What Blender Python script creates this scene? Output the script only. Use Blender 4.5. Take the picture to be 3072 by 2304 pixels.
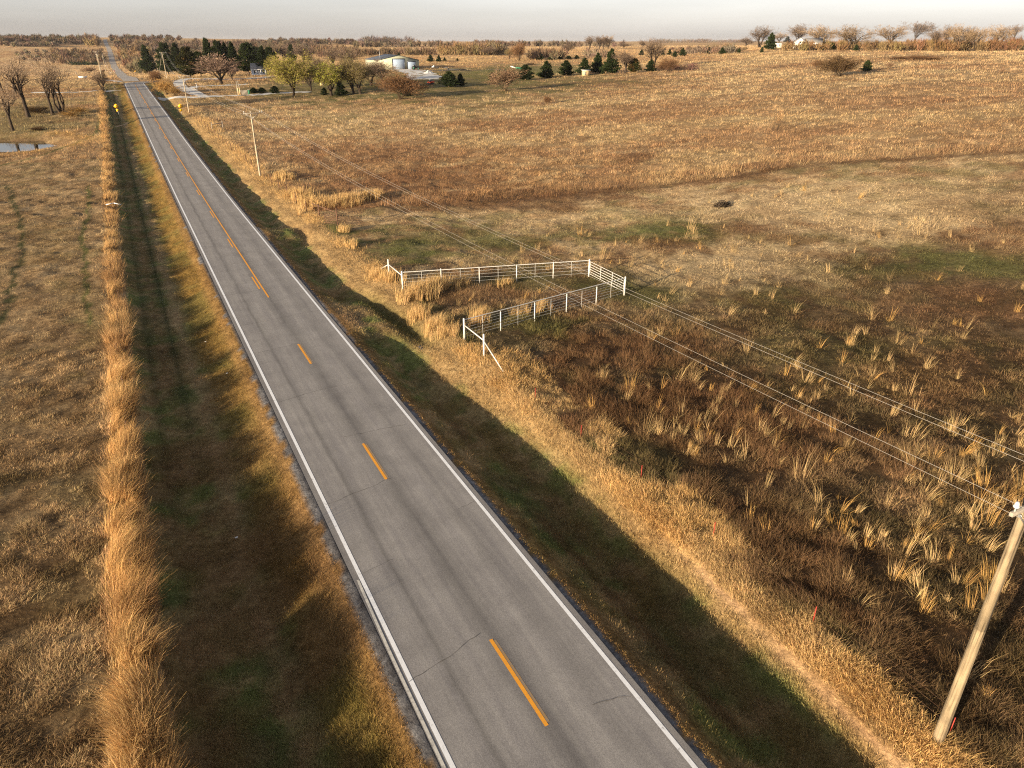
import bpy, math, random
import numpy as np
from mathutils import Vector, Matrix

for o in list(bpy.data.objects):
    bpy.data.objects.remove(o)
scene = bpy.context.scene
COL = scene.collection
RNG = np.random.default_rng(7)

# ------------------------------------------------------------------ camera, sky, sun, exposure
CAM_H, FPX, IW, IH, HORIZON, VPX = 19.0, 2130.0, 3072.0, 2304.0, 123.0, 302.0
PITCH = math.atan((IH/2-HORIZON)/FPX)
YAW = math.atan2(IW/2-VPX, FPX*math.cos(PITCH)+(IH/2-HORIZON)*math.sin(PITCH))
cam_d = bpy.data.cameras.new('camera'); cam = bpy.data.objects.new('camera', cam_d); COL.objects.link(cam)
cam.location = (0, 0, CAM_H)
cam.rotation_euler = (math.pi/2-PITCH, 0, -YAW)
cam_d.sensor_width = 36.0; cam_d.lens = FPX/IW*36.0
cam_d.clip_start = 0.5; cam_d.clip_end = 30000
scene.camera = cam
scene.cycles.use_denoising = False; scene.cycles.pixel_filter_type = 'BLACKMAN_HARRIS'; scene.cycles.filter_width = 1.15
scene.cycles.max_bounces = 6; scene.cycles.diffuse_bounces = 4; scene.cycles.sample_clamp_indirect = 6

SUN_ELEV, SUN_AZ = math.radians(9.0), math.radians(254.0)      # azimuth clockwise from +Y
world = bpy.data.worlds.new('World'); scene.world = world; world.use_nodes = True
nt = world.node_tree; bg = nt.nodes['Background']
sky = nt.nodes.new('ShaderNodeTexSky'); sky.sky_type = 'NISHITA'; sky.sun_disc = False
sky.sun_elevation = SUN_ELEV; sky.sun_rotation = SUN_AZ
sky.altitude = 300; sky.air_density = 1.0; sky.dust_density = 1.0; sky.ozone_density = 2.0
hsv = nt.nodes.new('ShaderNodeHueSaturation'); hsv.inputs['Saturation'].default_value = 0.28
nt.links.new(sky.outputs[0], hsv.inputs['Color']); tint = nt.nodes.new('ShaderNodeVectorMath'); tint.operation = 'MULTIPLY'; tint.inputs[1].default_value = (1.0, .962, .995)
nt.links.new(hsv.outputs[0], tint.inputs[0]); 
stc = nt.nodes.new('ShaderNodeTexCoord'); smp = nt.nodes.new('ShaderNodeMapping'); smp.inputs['Scale'].default_value = (1.6, 1.6, 16)
snz = nt.nodes.new('ShaderNodeTexNoise'); snz.inputs['Scale'].default_value = 2.2; snz.inputs['Detail'].default_value = 6.0
smr = nt.nodes.new('ShaderNodeMapRange'); smr.inputs[1].default_value = .35; smr.inputs[2].default_value = .65; smr.inputs[3].default_value = .95; smr.inputs[4].default_value = 1.05   # faint high cloud
svm = nt.nodes.new('ShaderNodeVectorMath'); svm.operation = 'SCALE'
nt.links.new(stc.outputs['Generated'], smp.inputs[0]); nt.links.new(smp.outputs[0], snz.inputs['Vector']); nt.links.new(snz.outputs[0], smr.inputs[0]); nt.links.new(smr.outputs[0], svm.inputs['Scale'])
nt.links.new(tint.outputs[0], svm.inputs[0]); nt.links.new(svm.outputs[0], bg.inputs[0])
bg.inputs[1].default_value = 0.077
sun_d = bpy.data.lights.new('sun', 'SUN'); sun_d.energy = 5.0; sun_d.angle = math.radians(0.6)
sun_d.color = (1.0, 0.80, 0.54)
sun = bpy.data.objects.new('sun', sun_d); COL.objects.link(sun)
SUN_DIR = Vector((math.sin(SUN_AZ)*math.cos(SUN_ELEV), math.cos(SUN_AZ)*math.cos(SUN_ELEV), math.sin(SUN_ELEV)))
sun.rotation_euler = SUN_DIR.to_track_quat('Z', 'Y').to_euler()
vs = scene.view_settings
vs.view_transform = 'Standard'; vs.look = 'None'; vs.gamma = 1; vs.exposure = 1.55; vs.use_curve_mapping = False

# ------------------------------------------------------------------ noise
def _hash(ix, iy, seed):
    h = (ix.astype(np.int64)*374761393 + iy.astype(np.int64)*668265263 + seed*974634777) & 0xFFFFFFFF
    h = ((h ^ (h >> 13))*1274126177) & 0xFFFFFFFF
    h = (h ^ (h >> 16)) & 0xFFFFFFFF
    return h/4294967295.0
def vnoise(x, y, seed=0):
    x = np.asarray(x, float); y = np.asarray(y, float)
    ix = np.floor(x); iy = np.floor(y); fx = x-ix; fy = y-iy
    fx = fx*fx*(3-2*fx); fy = fy*fy*(3-2*fy)
    ix = ix.astype(np.int64); iy = iy.astype(np.int64)
    a = _hash(ix, iy, seed); b = _hash(ix+1, iy, seed); c = _hash(ix, iy+1, seed); d = _hash(ix+1, iy+1, seed)
    return (a*(1-fx)+b*fx)*(1-fy)+(c*(1-fx)+d*fx)*fy
def fbm(x, y, s, seed=0, octv=4):
    x = np.asarray(x, float)/s; y = np.asarray(y, float)/s
    t = 0; a = 0.5; n = 0
    for i in range(octv):
        t = t+a*vnoise(x+13.7*i, y+7.1*i, seed+i); n += a; a *= 0.5; x = x*2.03; y = y*2.03
    return t/n
def sstep(a, b, v):
    t = np.clip((np.asarray(v, float)-a)/(b-a), 0, 1); return t*t*(3-2*t)

# ------------------------------------------------------------------ terrain
RX = 7.94                                         # road centre line
_zy = [-200, 0, 60, 105, 163, 216, 258, 305, 335, 380, 450, 545, 750, 900, 1050, 1230, 1500, 1700, 2200, 4000, 20000]
_zz = [0, 0, 0, 0.05, 0.9, 2.3, 3.2, 4.3, 4.7, 4.3, 2.4, -1.2, -5, -6.5, -2.5, 5, 14, 21.5, 27, 29, 29]
_ry = np.arange(-200, 6000, 2.0)
_k = np.hanning(21); _k /= _k.sum()
_rz = np.convolve(np.pad(np.interp(_ry, _zy, _zz), 10, mode='edge'), _k, mode='valid')
def zroad(y): return np.interp(y, _ry, _rz)
CTRL = np.array([
 (8,-60,0),(8,0,0),(8,60,0),(8,110,0),(8,163,.9),(8,216,2.3),(8,258,3.2),(8,305,4.3),(8,335,4.7),(8,450,2.4),(8,545,-1.2),(8,900,-6.5),(8,1230,5),(8,1700,21.5),(8,2500,28),
 (-20,0,0),(-20,60,-.1),(-20,120,0),(-35,150,-.2),(-60,100,0),(-60,0,0),(-22,185,.6),(-22,215,1.9),(-16,240,2.7),(-40,240,2.2),(-60,300,3),(-100,200,1),(-120,450,1),(-60,600,-2),(-250,900,-4),(-250,1250,8),(-300,1600,23),(-700,1600,22),(-500,900,-2),(-900,2500,24),(-300,100,1),
 (22,60,.1),(34,45,0.05),(36,55,0.1),(34,20,.2),(22,120,.25),(22,180,1.5),(45,90,.6),(60,20,1.6),(60,60,1.5),(70,110,2.3),(90,60,3.6),(90,0,4),(120,100,6),
 (49,220,2.7),(75,200,3.9),(62,180,3),(92,232,4.8),(111,300,6.3),(120,340,6.6),(151,277,5.6),(140,200,6.2),(178,250,7.4),(173,142,9.3),(200,200,9.3),(230,90,12),(300,200,13),(260,0,12.5),(400,290,14.3),(400,390,14.8),(330,330,12.6),(380,180,14.8),(500,350,14.5),(400,60,15.5),(600,200,14),
 (40,335,4.8),(60,300,4.6),(60,420,4.0),(150,450,6.6),(200,600,6.5),(120,800,2),(250,350,8.2),(300,400,8.8),(350,600,8.5),(450,450,11.5),(300,1250,9.5),(800,1250,10.5),(700,700,11.5),(150,1300,9),(250,1800,20),(700,1900,14),(1500,2200,13),(1500,800,12),(3500,3500,14),(5000,1500,14),(2000,6000,16),(0,6000,29),(-3000,3000,25),(-3000,500,5),
], float)
def _warp(x, y):
    r = np.hypot(x, y)+1e-6; k = np.log1p(r/60.0)/r
    return x*k, y*k
def _tpsk(r2): return 0.5*r2*np.log(r2+1e-9)
_cx, _cy = _warp(CTRL[:, 0], CTRL[:, 1])
_n = len(CTRL)
_A = np.zeros((_n+3, _n+3))
_A[:_n, :_n] = _tpsk((_cx[:, None]-_cx)**2+(_cy[:, None]-_cy)**2)+np.eye(_n)*0.004
_A[:_n, _n] = 1; _A[:_n, _n+1] = _cx; _A[:_n, _n+2] = _cy
_A[_n:, :_n] = _A[:_n, _n:].T
_w = np.linalg.solve(_A, np.concatenate([CTRL[:, 2], np.zeros(3)]))
def zbase(x, y):
    x = np.asarray(x, float); y = np.asarray(y, float); sh = np.broadcast(x, y).shape
    xf = np.broadcast_to(x, sh).ravel(); yf = np.broadcast_to(y, sh).ravel()
    out = np.empty(len(xf))
    for i in range(0, len(xf), 40000):
        wx, wy = _warp(xf[i:i+40000], yf[i:i+40000])
        K = _tpsk((wx[:, None]-_cx)**2+(wy[:, None]-_cy)**2)
        out[i:i+40000] = K@_w[:_n]+_w[_n]+_w[_n+1]*wx+_w[_n+2]*wy
    b = np.exp(-((xf-RX)/np.where(yf > 400, 60, 22))**2)
    out = out*(1-b)+zroad(yf)*b
    return out.reshape(sh)
PONDC, PONDR, POND_ANG = (-25.0, 176.5), (13.0, 9.0), 0.1
POND_Z = 0.1
def pond_d(x, y):
    dx = x-PONDC[0]; dy = y-PONDC[1]; c, s = math.cos(POND_ANG), math.sin(POND_ANG)
    u = (dx*c+dy*s)/PONDR[0]; v = (-dx*s+dy*c)/PONDR[1]
    return np.hypot(u, v)*(1+0.12*np.sin(3*np.arctan2(v, u)+1.0)+0.06*np.sin(7*np.arctan2(v, u)))
DRX = [-13, -12, -11.2, -10.3, -9.5, -8, -6, -4.6, -3.9, -3.4, 0, 3.4, 3.8, 4.5, 5.4, 6.0, 7.0, 8.2, 10, 11]
DRZ = [0, 0.02, -.05, -.42, -.90, -.98, -.86, -.42, -.09, 0, 0, 0, -.04, -.36, -.98, -1.0, -.62, -.26, 0, 0]
DRX2 = [3.4, 3.8, 4.5, 5.5, 6.5, 7.5, 8.5, 9.3, 10, 11]; DRZ2 = [0, -.05, -.34, -.84, -1.16, -1.16, -.80, -.42, -.15, 0]
ACCESS = [(81.0, 3.4), (51.0, 5.0)]
def zground(x, y):
    x = np.asarray(x, float); y = np.asarray(y, float)
    z = zbase(x, y)
    d = x-RX
    prof = np.interp(d+0.14*(fbm(x, y, 6, 3, 2)-.5)*(np.abs(d) > 4), DRX, DRZ)
    wn = sstep(44, 26, y)*(d > 3); prof = prof*(1-wn)+wn*np.interp(d+0.25*(fbm(x, y, 6, 3, 2)-.5)*(d > 4.5), DRX2, DRZ2)
    f = 1-sstep(270, 318, y)
    acc = np.ones_like(z)
    for ya, wa in ACCESS:
        acc = np.where(d > 3.5, acc*(1-0.8*np.exp(-((y-ya)/wa)**4)), acc)
    z = z+prof*f*acc
    z = z-.75*np.exp(-((d-8.0+.08*(y-50))/.85)**2)*np.exp(-((y-51)/6.5)**4)-.5*np.exp(-((d-7.6)/.8)**2)*np.exp(-((y-81)/4)**4)
    off = np.abs(d) > 4.2
    lump = np.where(np.abs(d) > 10, .17, .20)*np.clip(np.hypot(x, y)/40, .8, 2.5)
    z = z+off*(lump*(fbm(x, y, 1.5, 11, 3)-.5)+0.10*(fbm(x, y, 4, 13, 2)-.5)+0.25*(fbm(x, y, 14, 12, 2)-.5)*sstep(5, 14, np.abs(d)))
    pd = pond_d(x, y)
    k = 1-sstep(0.95, 1.45, pd)
    z = z*(1-k)+(POND_Z-0.6+0.85*sstep(0.7, 1.25, pd))*k
    return z

# ------------------------------------------------------------------ measuring on the ground: where a sight line meets the terrain
_fh = np.array([math.sin(YAW), math.cos(YAW), 0.0]); _rt = np.array([math.cos(YAW), -math.sin(YAW), 0.0])
_fw = _fh*math.cos(PITCH)-np.array([0, 0, math.sin(PITCH)]); _up = _fh*math.sin(PITCH)+np.array([0, 0, math.cos(PITCH)])
_cp = np.array([0, 0, CAM_H])
def at(px, py):
    r = _rt*(px-IW/2)+_up*(IH/2-py)+_fw*FPX
    hd = math.hypot(r[0], r[1]); u = r/hd
    D = np.geomspace(4, 5000, 700)
    P = _cp+D[:, None]*u
    g = P[:, 2]-zground(P[:, 0], P[:, 1])
    i = np.where(g < 0)[0]
    if len(i) == 0: i = [len(D)-1]
    i = max(1, i[0]); lo, hi = D[i-1], D[i]
    dd = np.linspace(lo, hi, 60); P = _cp+dd[:, None]*u
    g = P[:, 2]-zground(P[:, 0], P[:, 1]); j = np.where(g < 0)[0]
    p = P[j[0]] if len(j) else P[-1]
    return np.array([p[0], p[1], float(zground(p[0], p[1]))])
def depth(p): return float((np.asarray(p)-_cp)@_fw)
def tall(p, py):                                   # height of an upright thing standing at p whose top is seen at row py
    k = (IH/2-py)/FPX; v = _up-k*_fw; d0 = np.asarray(p)-_cp
    return float(-(d0@v)/v[2])
def wide(p, npx): return npx*depth(p)/FPX
def A1(x, y): return (x*800/2212, 50+y*800/2212)
def A2(x, y): return (700+x*800/2212, 80+y*800/2212)
def A3(x, y): return (1400+x*800/2212, 80+y*800/2212)
def A4(x, y): return (2172+x*900/2212, 30+y*900/2212)
def A5(x, y): return (260+x*300/2212, 90+y*300/2212)
def A6(x, y): return (1080+x*340/2212, 140+y*340/2212)
def A7(x, y): return (1050+x*950/2212, 700+y*950/2212)
def SC(x, y): return (x*3072/2212, y*3072/2212)
# ---- END TERRAIN
# ------------------------------------------------------------------ colours of the land (albedo)
TAN = np.array((.46, .315, .150)); STRAW = np.array((.54, .41, .23)); GOLD = np.array((.48, .29, .100)); RUST = np.array((.150, .082, .042))
GREEN = np.array((.088, .098, .032)); OLIVE = np.array((.165, .128, .040)); BROWN = np.array((.17, .105, .050)); SOIL = np.array((.30, .20, .115))
PALE = np.array((.56, .43, .25)); GRAVEL = np.array((.12, .122, .13)); DARKG = np.array((.048, .060, .024)); BUFF = np.array((.37, .255, .135))
_rp = [at(*SC(*p)) for p in ((850, 445), (1300, 415), (1760, 355), (2050, 335), (2212, 330))]
RIDGE_X = np.array([14]+[p[0] for p in _rp]+[160, 400]); RIDGE_Y = np.array([90]+[p[1] for p in _rp]+[40, 10])
# hand-measured patches of other plants in the fields: (x, y, half width, half height in the photo, colour, strength)
PATCH = []
for px, py, rx, ry, c, st in [
    (1330, 760, 190, 75, RUST, .95), (1500, 880, 230, 70, RUST, .85), (1750, 940, 260, 90, RUST, .55), (1250, 880, 150, 60, RUST*.8, .8), (1650, 1180, 320, 180, RUST*.8, .5),
    (1450, 498, 190, 34, GREEN*1.2, .95), (1620, 492, 120, 26, RUST, .7), (1010, 520, 210, 50, GREEN*1.3, .7), (850, 545, 130, 40, GREEN*1.2, .75), (1420, 525, 90, 18, RUST, .8),
    (2080, 560, 190, 30, GREEN*1.2, .85), (1900, 590, 150, 26, GREEN, .6), (2130, 500, 120, 34, RUST*1.3, .8), (2050, 640, 200, 40, RUST*1.5, .6), (1700, 650, 150, 40, GREEN, .55), (1850, 760, 200, 60, GREEN, .45),
    (1150, 690, 120, 45, GREEN*1.2, .75), (1380, 630, 120, 28, GREEN*1.1, .7), (1050, 640, 90, 25, RUST*1.3, .7), (1200, 610, 200, 16, GREEN, .6), (2000, 820, 180, 70, RUST*1.4, .5),
    (1750, 455, 260, 40, PALE, .75), (1500, 580, 130, 40, PALE, .75), (1650, 560, 160, 50, PALE, .55), (2000, 440, 220, 50, STRAW, .5), (1250, 470, 240, 25, STRAW, .4),
    (800, 340, 170, 40, RUST*1.6, .7), (950, 395, 160, 30, RUST*1.4, .7), (1100, 430, 260, 18, RUST, .8), (1380, 340, 60, 10, RUST*1.2, .7), (1900, 210, 260, 14, RUST*2, .4), (1300, 250, 260, 14, RUST*2.0, .4), (1600, 290, 200, 16, RUST*2, .35), (1100, 265, 150, 12, RUST*2, .45),
    (2000, 125, 100, 5, RUST*1.1, .9), (1750, 140, 120, 5, RUST*1.6, .5), (1300, 180, 180, 8, BROWN, .5),
    (1800, 1300, 260, 150, RUST*.6, .45), (1500, 1060, 150, 90, RUST*.6, .5), (1330, 1010, 120, 60, DARKG*1.6, .45), (2100, 1500, 150, 200, RUST*.5, .5), (1700, 1450, 160, 90, DARKG*1.6, .4),
    (870, 680, 60, 60, GREEN, .8), (690, 560, 80, 70, GREEN*1.2, .8), (900, 830, 80, 90, GREEN, .6), (980, 760, 60, 40, GREEN, .6),
    (990, 175, 330, 22, np.array((.125, .125, .045)), .85), (700, 190, 200, 14, np.array((.11, .11, .04)), .8), (1150, 150, 150, 8, np.array((.10, .125, .04)), .8), (1100, 165, 120, 7, np.array((.22, .2, .06)), .7),
    (60, 255, 150, 30, DARKG*2.2, .5), (110, 520, 60, 60, OLIVE*.9, .25), (180, 640, 50, 60, GREEN*1.4, .2),
]:
    p = at(*SC(px, py)); dp = depth(p); sc = 3072/2212
    dep = math.atan2(CAM_H-p[2], math.hypot(p[0], p[1]))
    PATCH.append((p[0], p[1], rx*sc*dp/FPX, min(ry*sc*dp/FPX/max(math.sin(dep), .03), 400), math.atan2(p[0], p[1]), np.array(c), st))
_tr = np.array([at(*SC(*p))[:2] for p in ((15, 400), (30, 440), (45, 490), (48, 540), (35, 590), (18, 650), (-5, 700), (-60, 780))])
_tr2 = np.array([at(*SC(*p))[:2] for p in ((225, 215), (218, 255), (205, 290), (150, 315), (60, 345), (-40, 365))])
_tr3 = np.array([at(*SC(*p))[:2] for p in ((190, 400), (188, 470), (178, 520), (185, 560), (190, 700))])
DRIVES = [
 ([A1(1250, 672), A1(1400, 676), A1(1550, 672), A1(1800, 662), A1(2212, 645), A2(300, 553), A2(500, 549), A2(640, 543)], 4.6, .05, 'g', .25),
 ([A1(1700, 664), A1(1610, 625), A1(1560, 600), A1(1640, 578), A1(1760, 572), A1(1900, 567), A1(2060, 560)], 3.4, .058, 'g', .25),
 ([A1(1640, 648), A1(1540, 612), A1(1490, 575), A1(1480, 540), A1(1540, 515), A1(1700, 512), A1(1900, 520), A1(2100, 517), A2(120, 430), A2(330, 415)], 4.0, .066, 'g', .25),
 ([A1(1010, 612), A1(950, 613), A1(860, 618), A1(700, 626), A1(480, 632), A1(250, 634)], 1.8, .05, 'g', .25),
 ([A1(985, 540), A1(945, 530), A1(900, 528), A1(840, 526)], 3.0, .05, 'g', .25),
 ([A1(960, 917), A1(1000, 908), A1(1060, 880)], .8, .05, 'd', .25),
 ([A6(1250, 640), A6(1220, 560), A6(1130, 500), A6(980, 460), A6(760, 445)], 13, .05, 'g', 3)]
DRIVES = [(np.array([at(*q)[:2] for q in P]), w, l, m, a) for P, w, l, m, a in DRIVES]
def polydist(x, y, P):
    d = np.full(np.shape(x), 1e9)
    for a, b in zip(P[:-1], P[1:]):
        ab = b-a; t = np.clip(((x-a[0])*ab[0]+(y-a[1])*ab[1])/(ab@ab), 0, 1)
        d = np.minimum(d, np.hypot(x-a[0]-t*ab[0], y-a[1]-t*ab[1]))
    return d
def mixc(c, k, c2): return c*(1-k[:, None])+np.asarray(c2)*k[:, None]
# kinds of ground cover
BARE, VERGE, STRIP, HAY, PASTURE, PRAIRIE, WEEDS = range(7)
def land(x, y):
    """albedo, plant height, kind of cover at points of the land"""
    x = np.asarray(x, float); y = np.asarray(y, float); d = x-RX; n = len(x)
    n1 = fbm(x, y, 9, 21); n2 = fbm(x, y, 2.5, 22); n3 = fbm(x, y, 30, 23); n4 = fbm(x, y, 0.9, 24, 2)
    near = y < 325
    col = np.tile(TAN, (n, 1)); h = np.full(n, .5); kind = np.full(n, PRAIRIE)
    # the far country: bands of pasture
    far = sstep(.42, .62, fbm(x, y, 220, 31))
    col = mixc(col, far*.6, STRAW); col = mixc(col, sstep(.55, .7, fbm(x, y, 90, 32))*.5, BUFF); col = mixc(col, sstep(.5, .75, n3)*.45, RUST*2.2)
    nb_ = fbm((x*_rt[0]+y*_rt[1])*.35, x*_fh[0]+y*_fh[1], 13, 33); col = mixc(col, sstep(.50, .66, nb_)*.55, RUST*2.0); col = mixc(col, sstep(.50, .66, n1)*.4, RUST*2.3); col = mixc(col, sstep(.5, .7, n2)*.45, STRAW); col = mixc(col, sstep(.52, .66, n4)*.35, BROWN)
    R = d > 10; L = d < -12
    # right: mown pasture below the edge of the tall prairie
    yb = np.interp(x, RIDGE_X, RIDGE_Y)+3.5*(fbm(x, y, 8, 41, 2)-.5)
    past = R & (y < yb)
    pc = np.tile(BUFF*1.2, (n, 1)); pc = mixc(pc, sstep(.38, .60, n2)*.65, STRAW*1.08); pc = mixc(pc, sstep(55, 90, y+x*.35)*.22, PALE); pc = mixc(pc, sstep(.5, .66, n4)*.45, BROWN*.9); pc = mixc(pc, sstep(.50, .62, fbm(x, y, 3.2, 42))*.45, GREEN*1.1); pc = mixc(pc, sstep(.48, .62, fbm(x, y, 3, 43))*.55, RUST*1.6)
    nearr = 1-sstep(26, 60, y)
    pc = mixc(pc, nearr*.66*sstep(.36, .55, n1*.4+n2*.6), RUST*.95); pc = mixc(pc, nearr*.36*sstep(.50, .60, fbm(x, y, 2, 44)), DARKG*1.5)
    pc = mixc(pc, nearr*.5*sstep(.38, .56, n4*.4+n2*.6), np.array((.062, .047, .026)))
    col[past] = pc[past]; h[past] = .30; kind[past] = PASTURE
    edge = R & (y >= yb) & (y < yb+7); h[edge] = .95; col[edge] = mixc(col[edge], .25+.5*sstep(.4, .6, n2[edge]), RUST*1.5)
    k = np.exp(-((y-yb+.6)/1.6)**2)*R*sstep(20, 40, x)*(.55+.45*sstep(.4, .6, n2)); col = mixc(col, k*.85, RUST*.75)  # shade in front of the tall grass edge, painted in as a dark rust band
    # left hay field
    hf = L & (y < 150+6*(n1-.5)-.25*(x+12))
    hc = np.tile(BUFF*1.18, (n, 1)); rows = .5+.5*np.sin((x*.9+y*.25+2.2*np.sin(y*.03))*1.9)
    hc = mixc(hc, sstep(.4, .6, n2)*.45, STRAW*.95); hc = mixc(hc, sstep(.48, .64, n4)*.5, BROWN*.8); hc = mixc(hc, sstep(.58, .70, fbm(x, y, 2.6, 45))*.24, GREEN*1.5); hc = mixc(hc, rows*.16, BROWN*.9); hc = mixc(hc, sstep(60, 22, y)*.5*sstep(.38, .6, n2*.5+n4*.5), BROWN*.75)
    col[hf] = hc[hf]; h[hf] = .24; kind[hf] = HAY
    for P, w, c in ((_tr, .36, DARKG*1.3), (_tr2, .55, GREEN*1.3), (_tr3, .28, GREEN*1.5)):
        k = (1-sstep(.5, 1.0, polydist(x+1.2*(n2-.5), y+1.2*(n1-.5), P)/(w*(.6+.8*n4))))*sstep(.15, .38, n2)
        col = mixc(col, k*(~(np.abs(d) < 11))*.85, c); h = h*(1-.8*k)
    # measured patches
    for cx, cy, rx, ry, ang, c, st in PATCH:
        u = (x-cx)*math.cos(ang)-(y-cy)*math.sin(ang); v = (x-cx)*math.sin(ang)+(y-cy)*math.cos(ang)
        q = np.hypot(u/rx, v/ry)
        m = q < 2.2
        if not m.any(): continue
        k = np.zeros(n); k[m] = (1-sstep(.45, 1.25, q[m]+1.5*(n2[m]-.5)+1.1*(n1[m]-.5)+.9*(n4[m]-.5)))*st*(.92 if c[1] > c[0]*.85 else .95)
        if cx < RX+10: k = k*(np.abs(d) > 3.9)
        col = mixc(col, k, c)
        if cy > 170 and cx > 20 and c[1] > c[0]*.75: lw = (k > .3) & (kind != BARE); kind[lw] = VERGE; h[lw] = .10
        if c[0] < .2 and c[0] > c[1]*1.5 and cy < 75:
            w = (k > .42) & R; kind[w] = WEEDS; h[w] = .55
    # verges
    vr = (np.abs(d) < 10.4) & near
    vc = np.tile(GREEN*2.0, (n, 1)); vc = mixc(vc, sstep(.42, .60, n2)*.6, BROWN*1.6); vc = mixc(vc, sstep(.45, .60, n4)*.6, BUFF*1.1); vc = mixc(vc, sstep(.5, .62, fbm(x, y, 1.4, 52))*.5, DARKG*1.6)
    lv = d < 0
    oc = mixc(np.tile(OLIVE, (n, 1)), sstep(.42, .6, n2)*.6, np.array((.23, .135, .04))); oc = mixc(oc, sstep(.4, .55, n1)*sstep(45, 20, y)*.8, np.array((.16, .09, .035)))
    k = lv*sstep(-6.9, -5.6, d+.9*(n1-.5)); vc = mixc(vc, k, [0, 0, 0])+oc*k[:, None]
    k = lv*np.exp(-((d+6.9+.5*(n1-.5))/.35)**2)*.55; vc = mixc(vc, k, BUFF)
    k = lv*(np.exp(-((d+7.8)/.28)**2)+np.exp(-((d+9.3)/.25)**2)*.7)*.8*sstep(25, 50, y); vc = mixc(vc, np.minimum(k, 1), DARKG)
    k = lv*(np.exp(-((d+8.5)/.4)**2))*.5*sstep(25, 50, y); vc = mixc(vc, k, BROWN)
    rv = ~lv
    k = rv*sstep(6.5, 7.7, d-1.5*sstep(44, 26, y)+1.2*(n2-.5)); vc = mixc(vc, k, TAN*.78); k = rv*np.exp(-((d-7.0)/.8)**2)*sstep(44, 26, y)*.6; vc = mixc(vc, k, BROWN*1.2); vc = mixc(vc, k*sstep(.5, .62, n2), OLIVE)
    k = rv*np.exp(-((d-9.05-.035*(y-10)+.5*(fbm(x*0, y, 2.5, 51)-.5))/(.14+.16*n4))**2)*sstep(21, 17, y)*sstep(.25, .4, n2*.5+n4*.5); vc = mixc(vc, k*.95, SOIL*1.25); trail = k > .4
    k = rv*(np.exp(-((d-5.6)/.35)**2))*sstep(.45, .55, n1)*sstep(45, 30, y); vc = mixc(vc, k*.8, BROWN*.9)
    for ya, wa in ACCESS:
        k = rv*np.exp(-((y-ya)/(wa*.8))**4)*(d < 9.5)*.8; vc = mixc(vc, k*sstep(.35, .6, n2), BUFF*.8)
        k = rv*np.exp(-((y-ya)/(wa*.35))**2)*sstep(6, 4, d)*.8; vc = mixc(vc, k, SOIL*.8)
    k = rv*np.exp(-((d-7.9+.08*(y-50))/1.1)**2)*np.exp(-((y-51)/7)**4); vc = mixc(vc, k*.85, GREEN*1.1)
    k = sstep(4.7, 4.0, np.abs(d)+.7*(n2-.5)); vc = mixc(vc, k*.8, np.array((.25, .15, .06)))
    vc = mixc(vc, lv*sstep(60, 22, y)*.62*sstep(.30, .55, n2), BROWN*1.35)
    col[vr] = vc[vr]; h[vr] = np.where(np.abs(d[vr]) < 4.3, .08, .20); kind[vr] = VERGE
    slope_ = vr & (d > 6.3); h[slope_] = .20; tall_e = vr & (d > 8.9); h[tall_e] = .28; kind[vr & trail] = BARE; h[vr & trail] = 0
    gw = np.where(lv, .26+.12*sstep(60, 15, y), .22)
    gk = (np.abs(d) < 3.4+gw*(.55+.9*n4)) & near; col[gk] = GRAVEL*(.6+.8*n4[gk])[:, None]; h[gk] = 0; kind[gk] = BARE
    st_ = lv & (d < -10.55+.9*(n2-.5)) & (d > -11.75+.9*(fbm(x, y, 3, 54)-.5)) & (y < 300)
    sc_ = mixc(np.tile(np.array((.43,.262,.108)), (n, 1)), sstep(.4, .65, n2)*.6, TAN); sc_ = mixc(sc_, sstep(.56, .68, n4)*.6, BROWN); sc_ = mixc(sc_, sstep(.58, .7, n1)*.4, RUST*1.8)
    col[st_] = sc_[st_]; h[st_] = np.clip(.72+.50*sstep(75, 25, y[st_])+.7*(n1[st_]-.5)+1.1*(n2[st_]-.5)+.6*(n4[st_]-.5), .15, 1.25); kind[st_] = STRIP
    fe = (d > 9.3+.2*sstep(30, 10, y)) & (d < np.where(y < 40, np.minimum(10.5+.14*(y-8), 12.8), 11.2)+.8*(n2-.5)) & near & (y < 230)
    fc = mixc(np.tile(TAN, (n, 1)), sstep(.4, .6, n2)*.4, GOLD); fk = np.maximum(sstep(.40, .56, n1*.5+n2*.5), sstep(34, 24, y)*sstep(.34, .46, n2))*((y < 44) | (y > 56)); col = np.where((fe & (fk > .5))[:, None], fc, col); h = np.where(fe & (fk > .5), .28+.25*sstep(80, 130, y)+.2*n2, h)
    # pond bank and road bed
    pd = pond_d(x, y); k = 1-sstep(.95, 1.35, pd+.3*(n2-.5)); col = mixc(col, k*.9, np.array((.13, .085, .045))); h = np.where(pd < 1.12, 0, h); kind = np.where(pd < 1.12, BARE, kind)
    col = mixc(col, (np.exp(-((pd-1.5)/.16)**2)*sstep(.4, .6, n1))*.6, GOLD)
    far_m = np.where((y > 150) & (y < 420) & (x < 190))[0]
    for P, w, l, m_, a in DRIVES:
        q = far_m[polydist(x[far_m], y[far_m], P) < w/2+.35]; kind[q] = BARE; h[q] = 0
    rb = (np.abs(d) < 3.4) & (y < 345); kind = np.where(rb, BARE, kind); h = np.where(rb, 0, h)
    g2 = (np.abs(d) < 4.5) & (y >= 325); kind = np.where(g2, BARE, kind); h = np.where(g2, 0, h)
    return np.clip(col, .01, .8), h, kind

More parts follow.
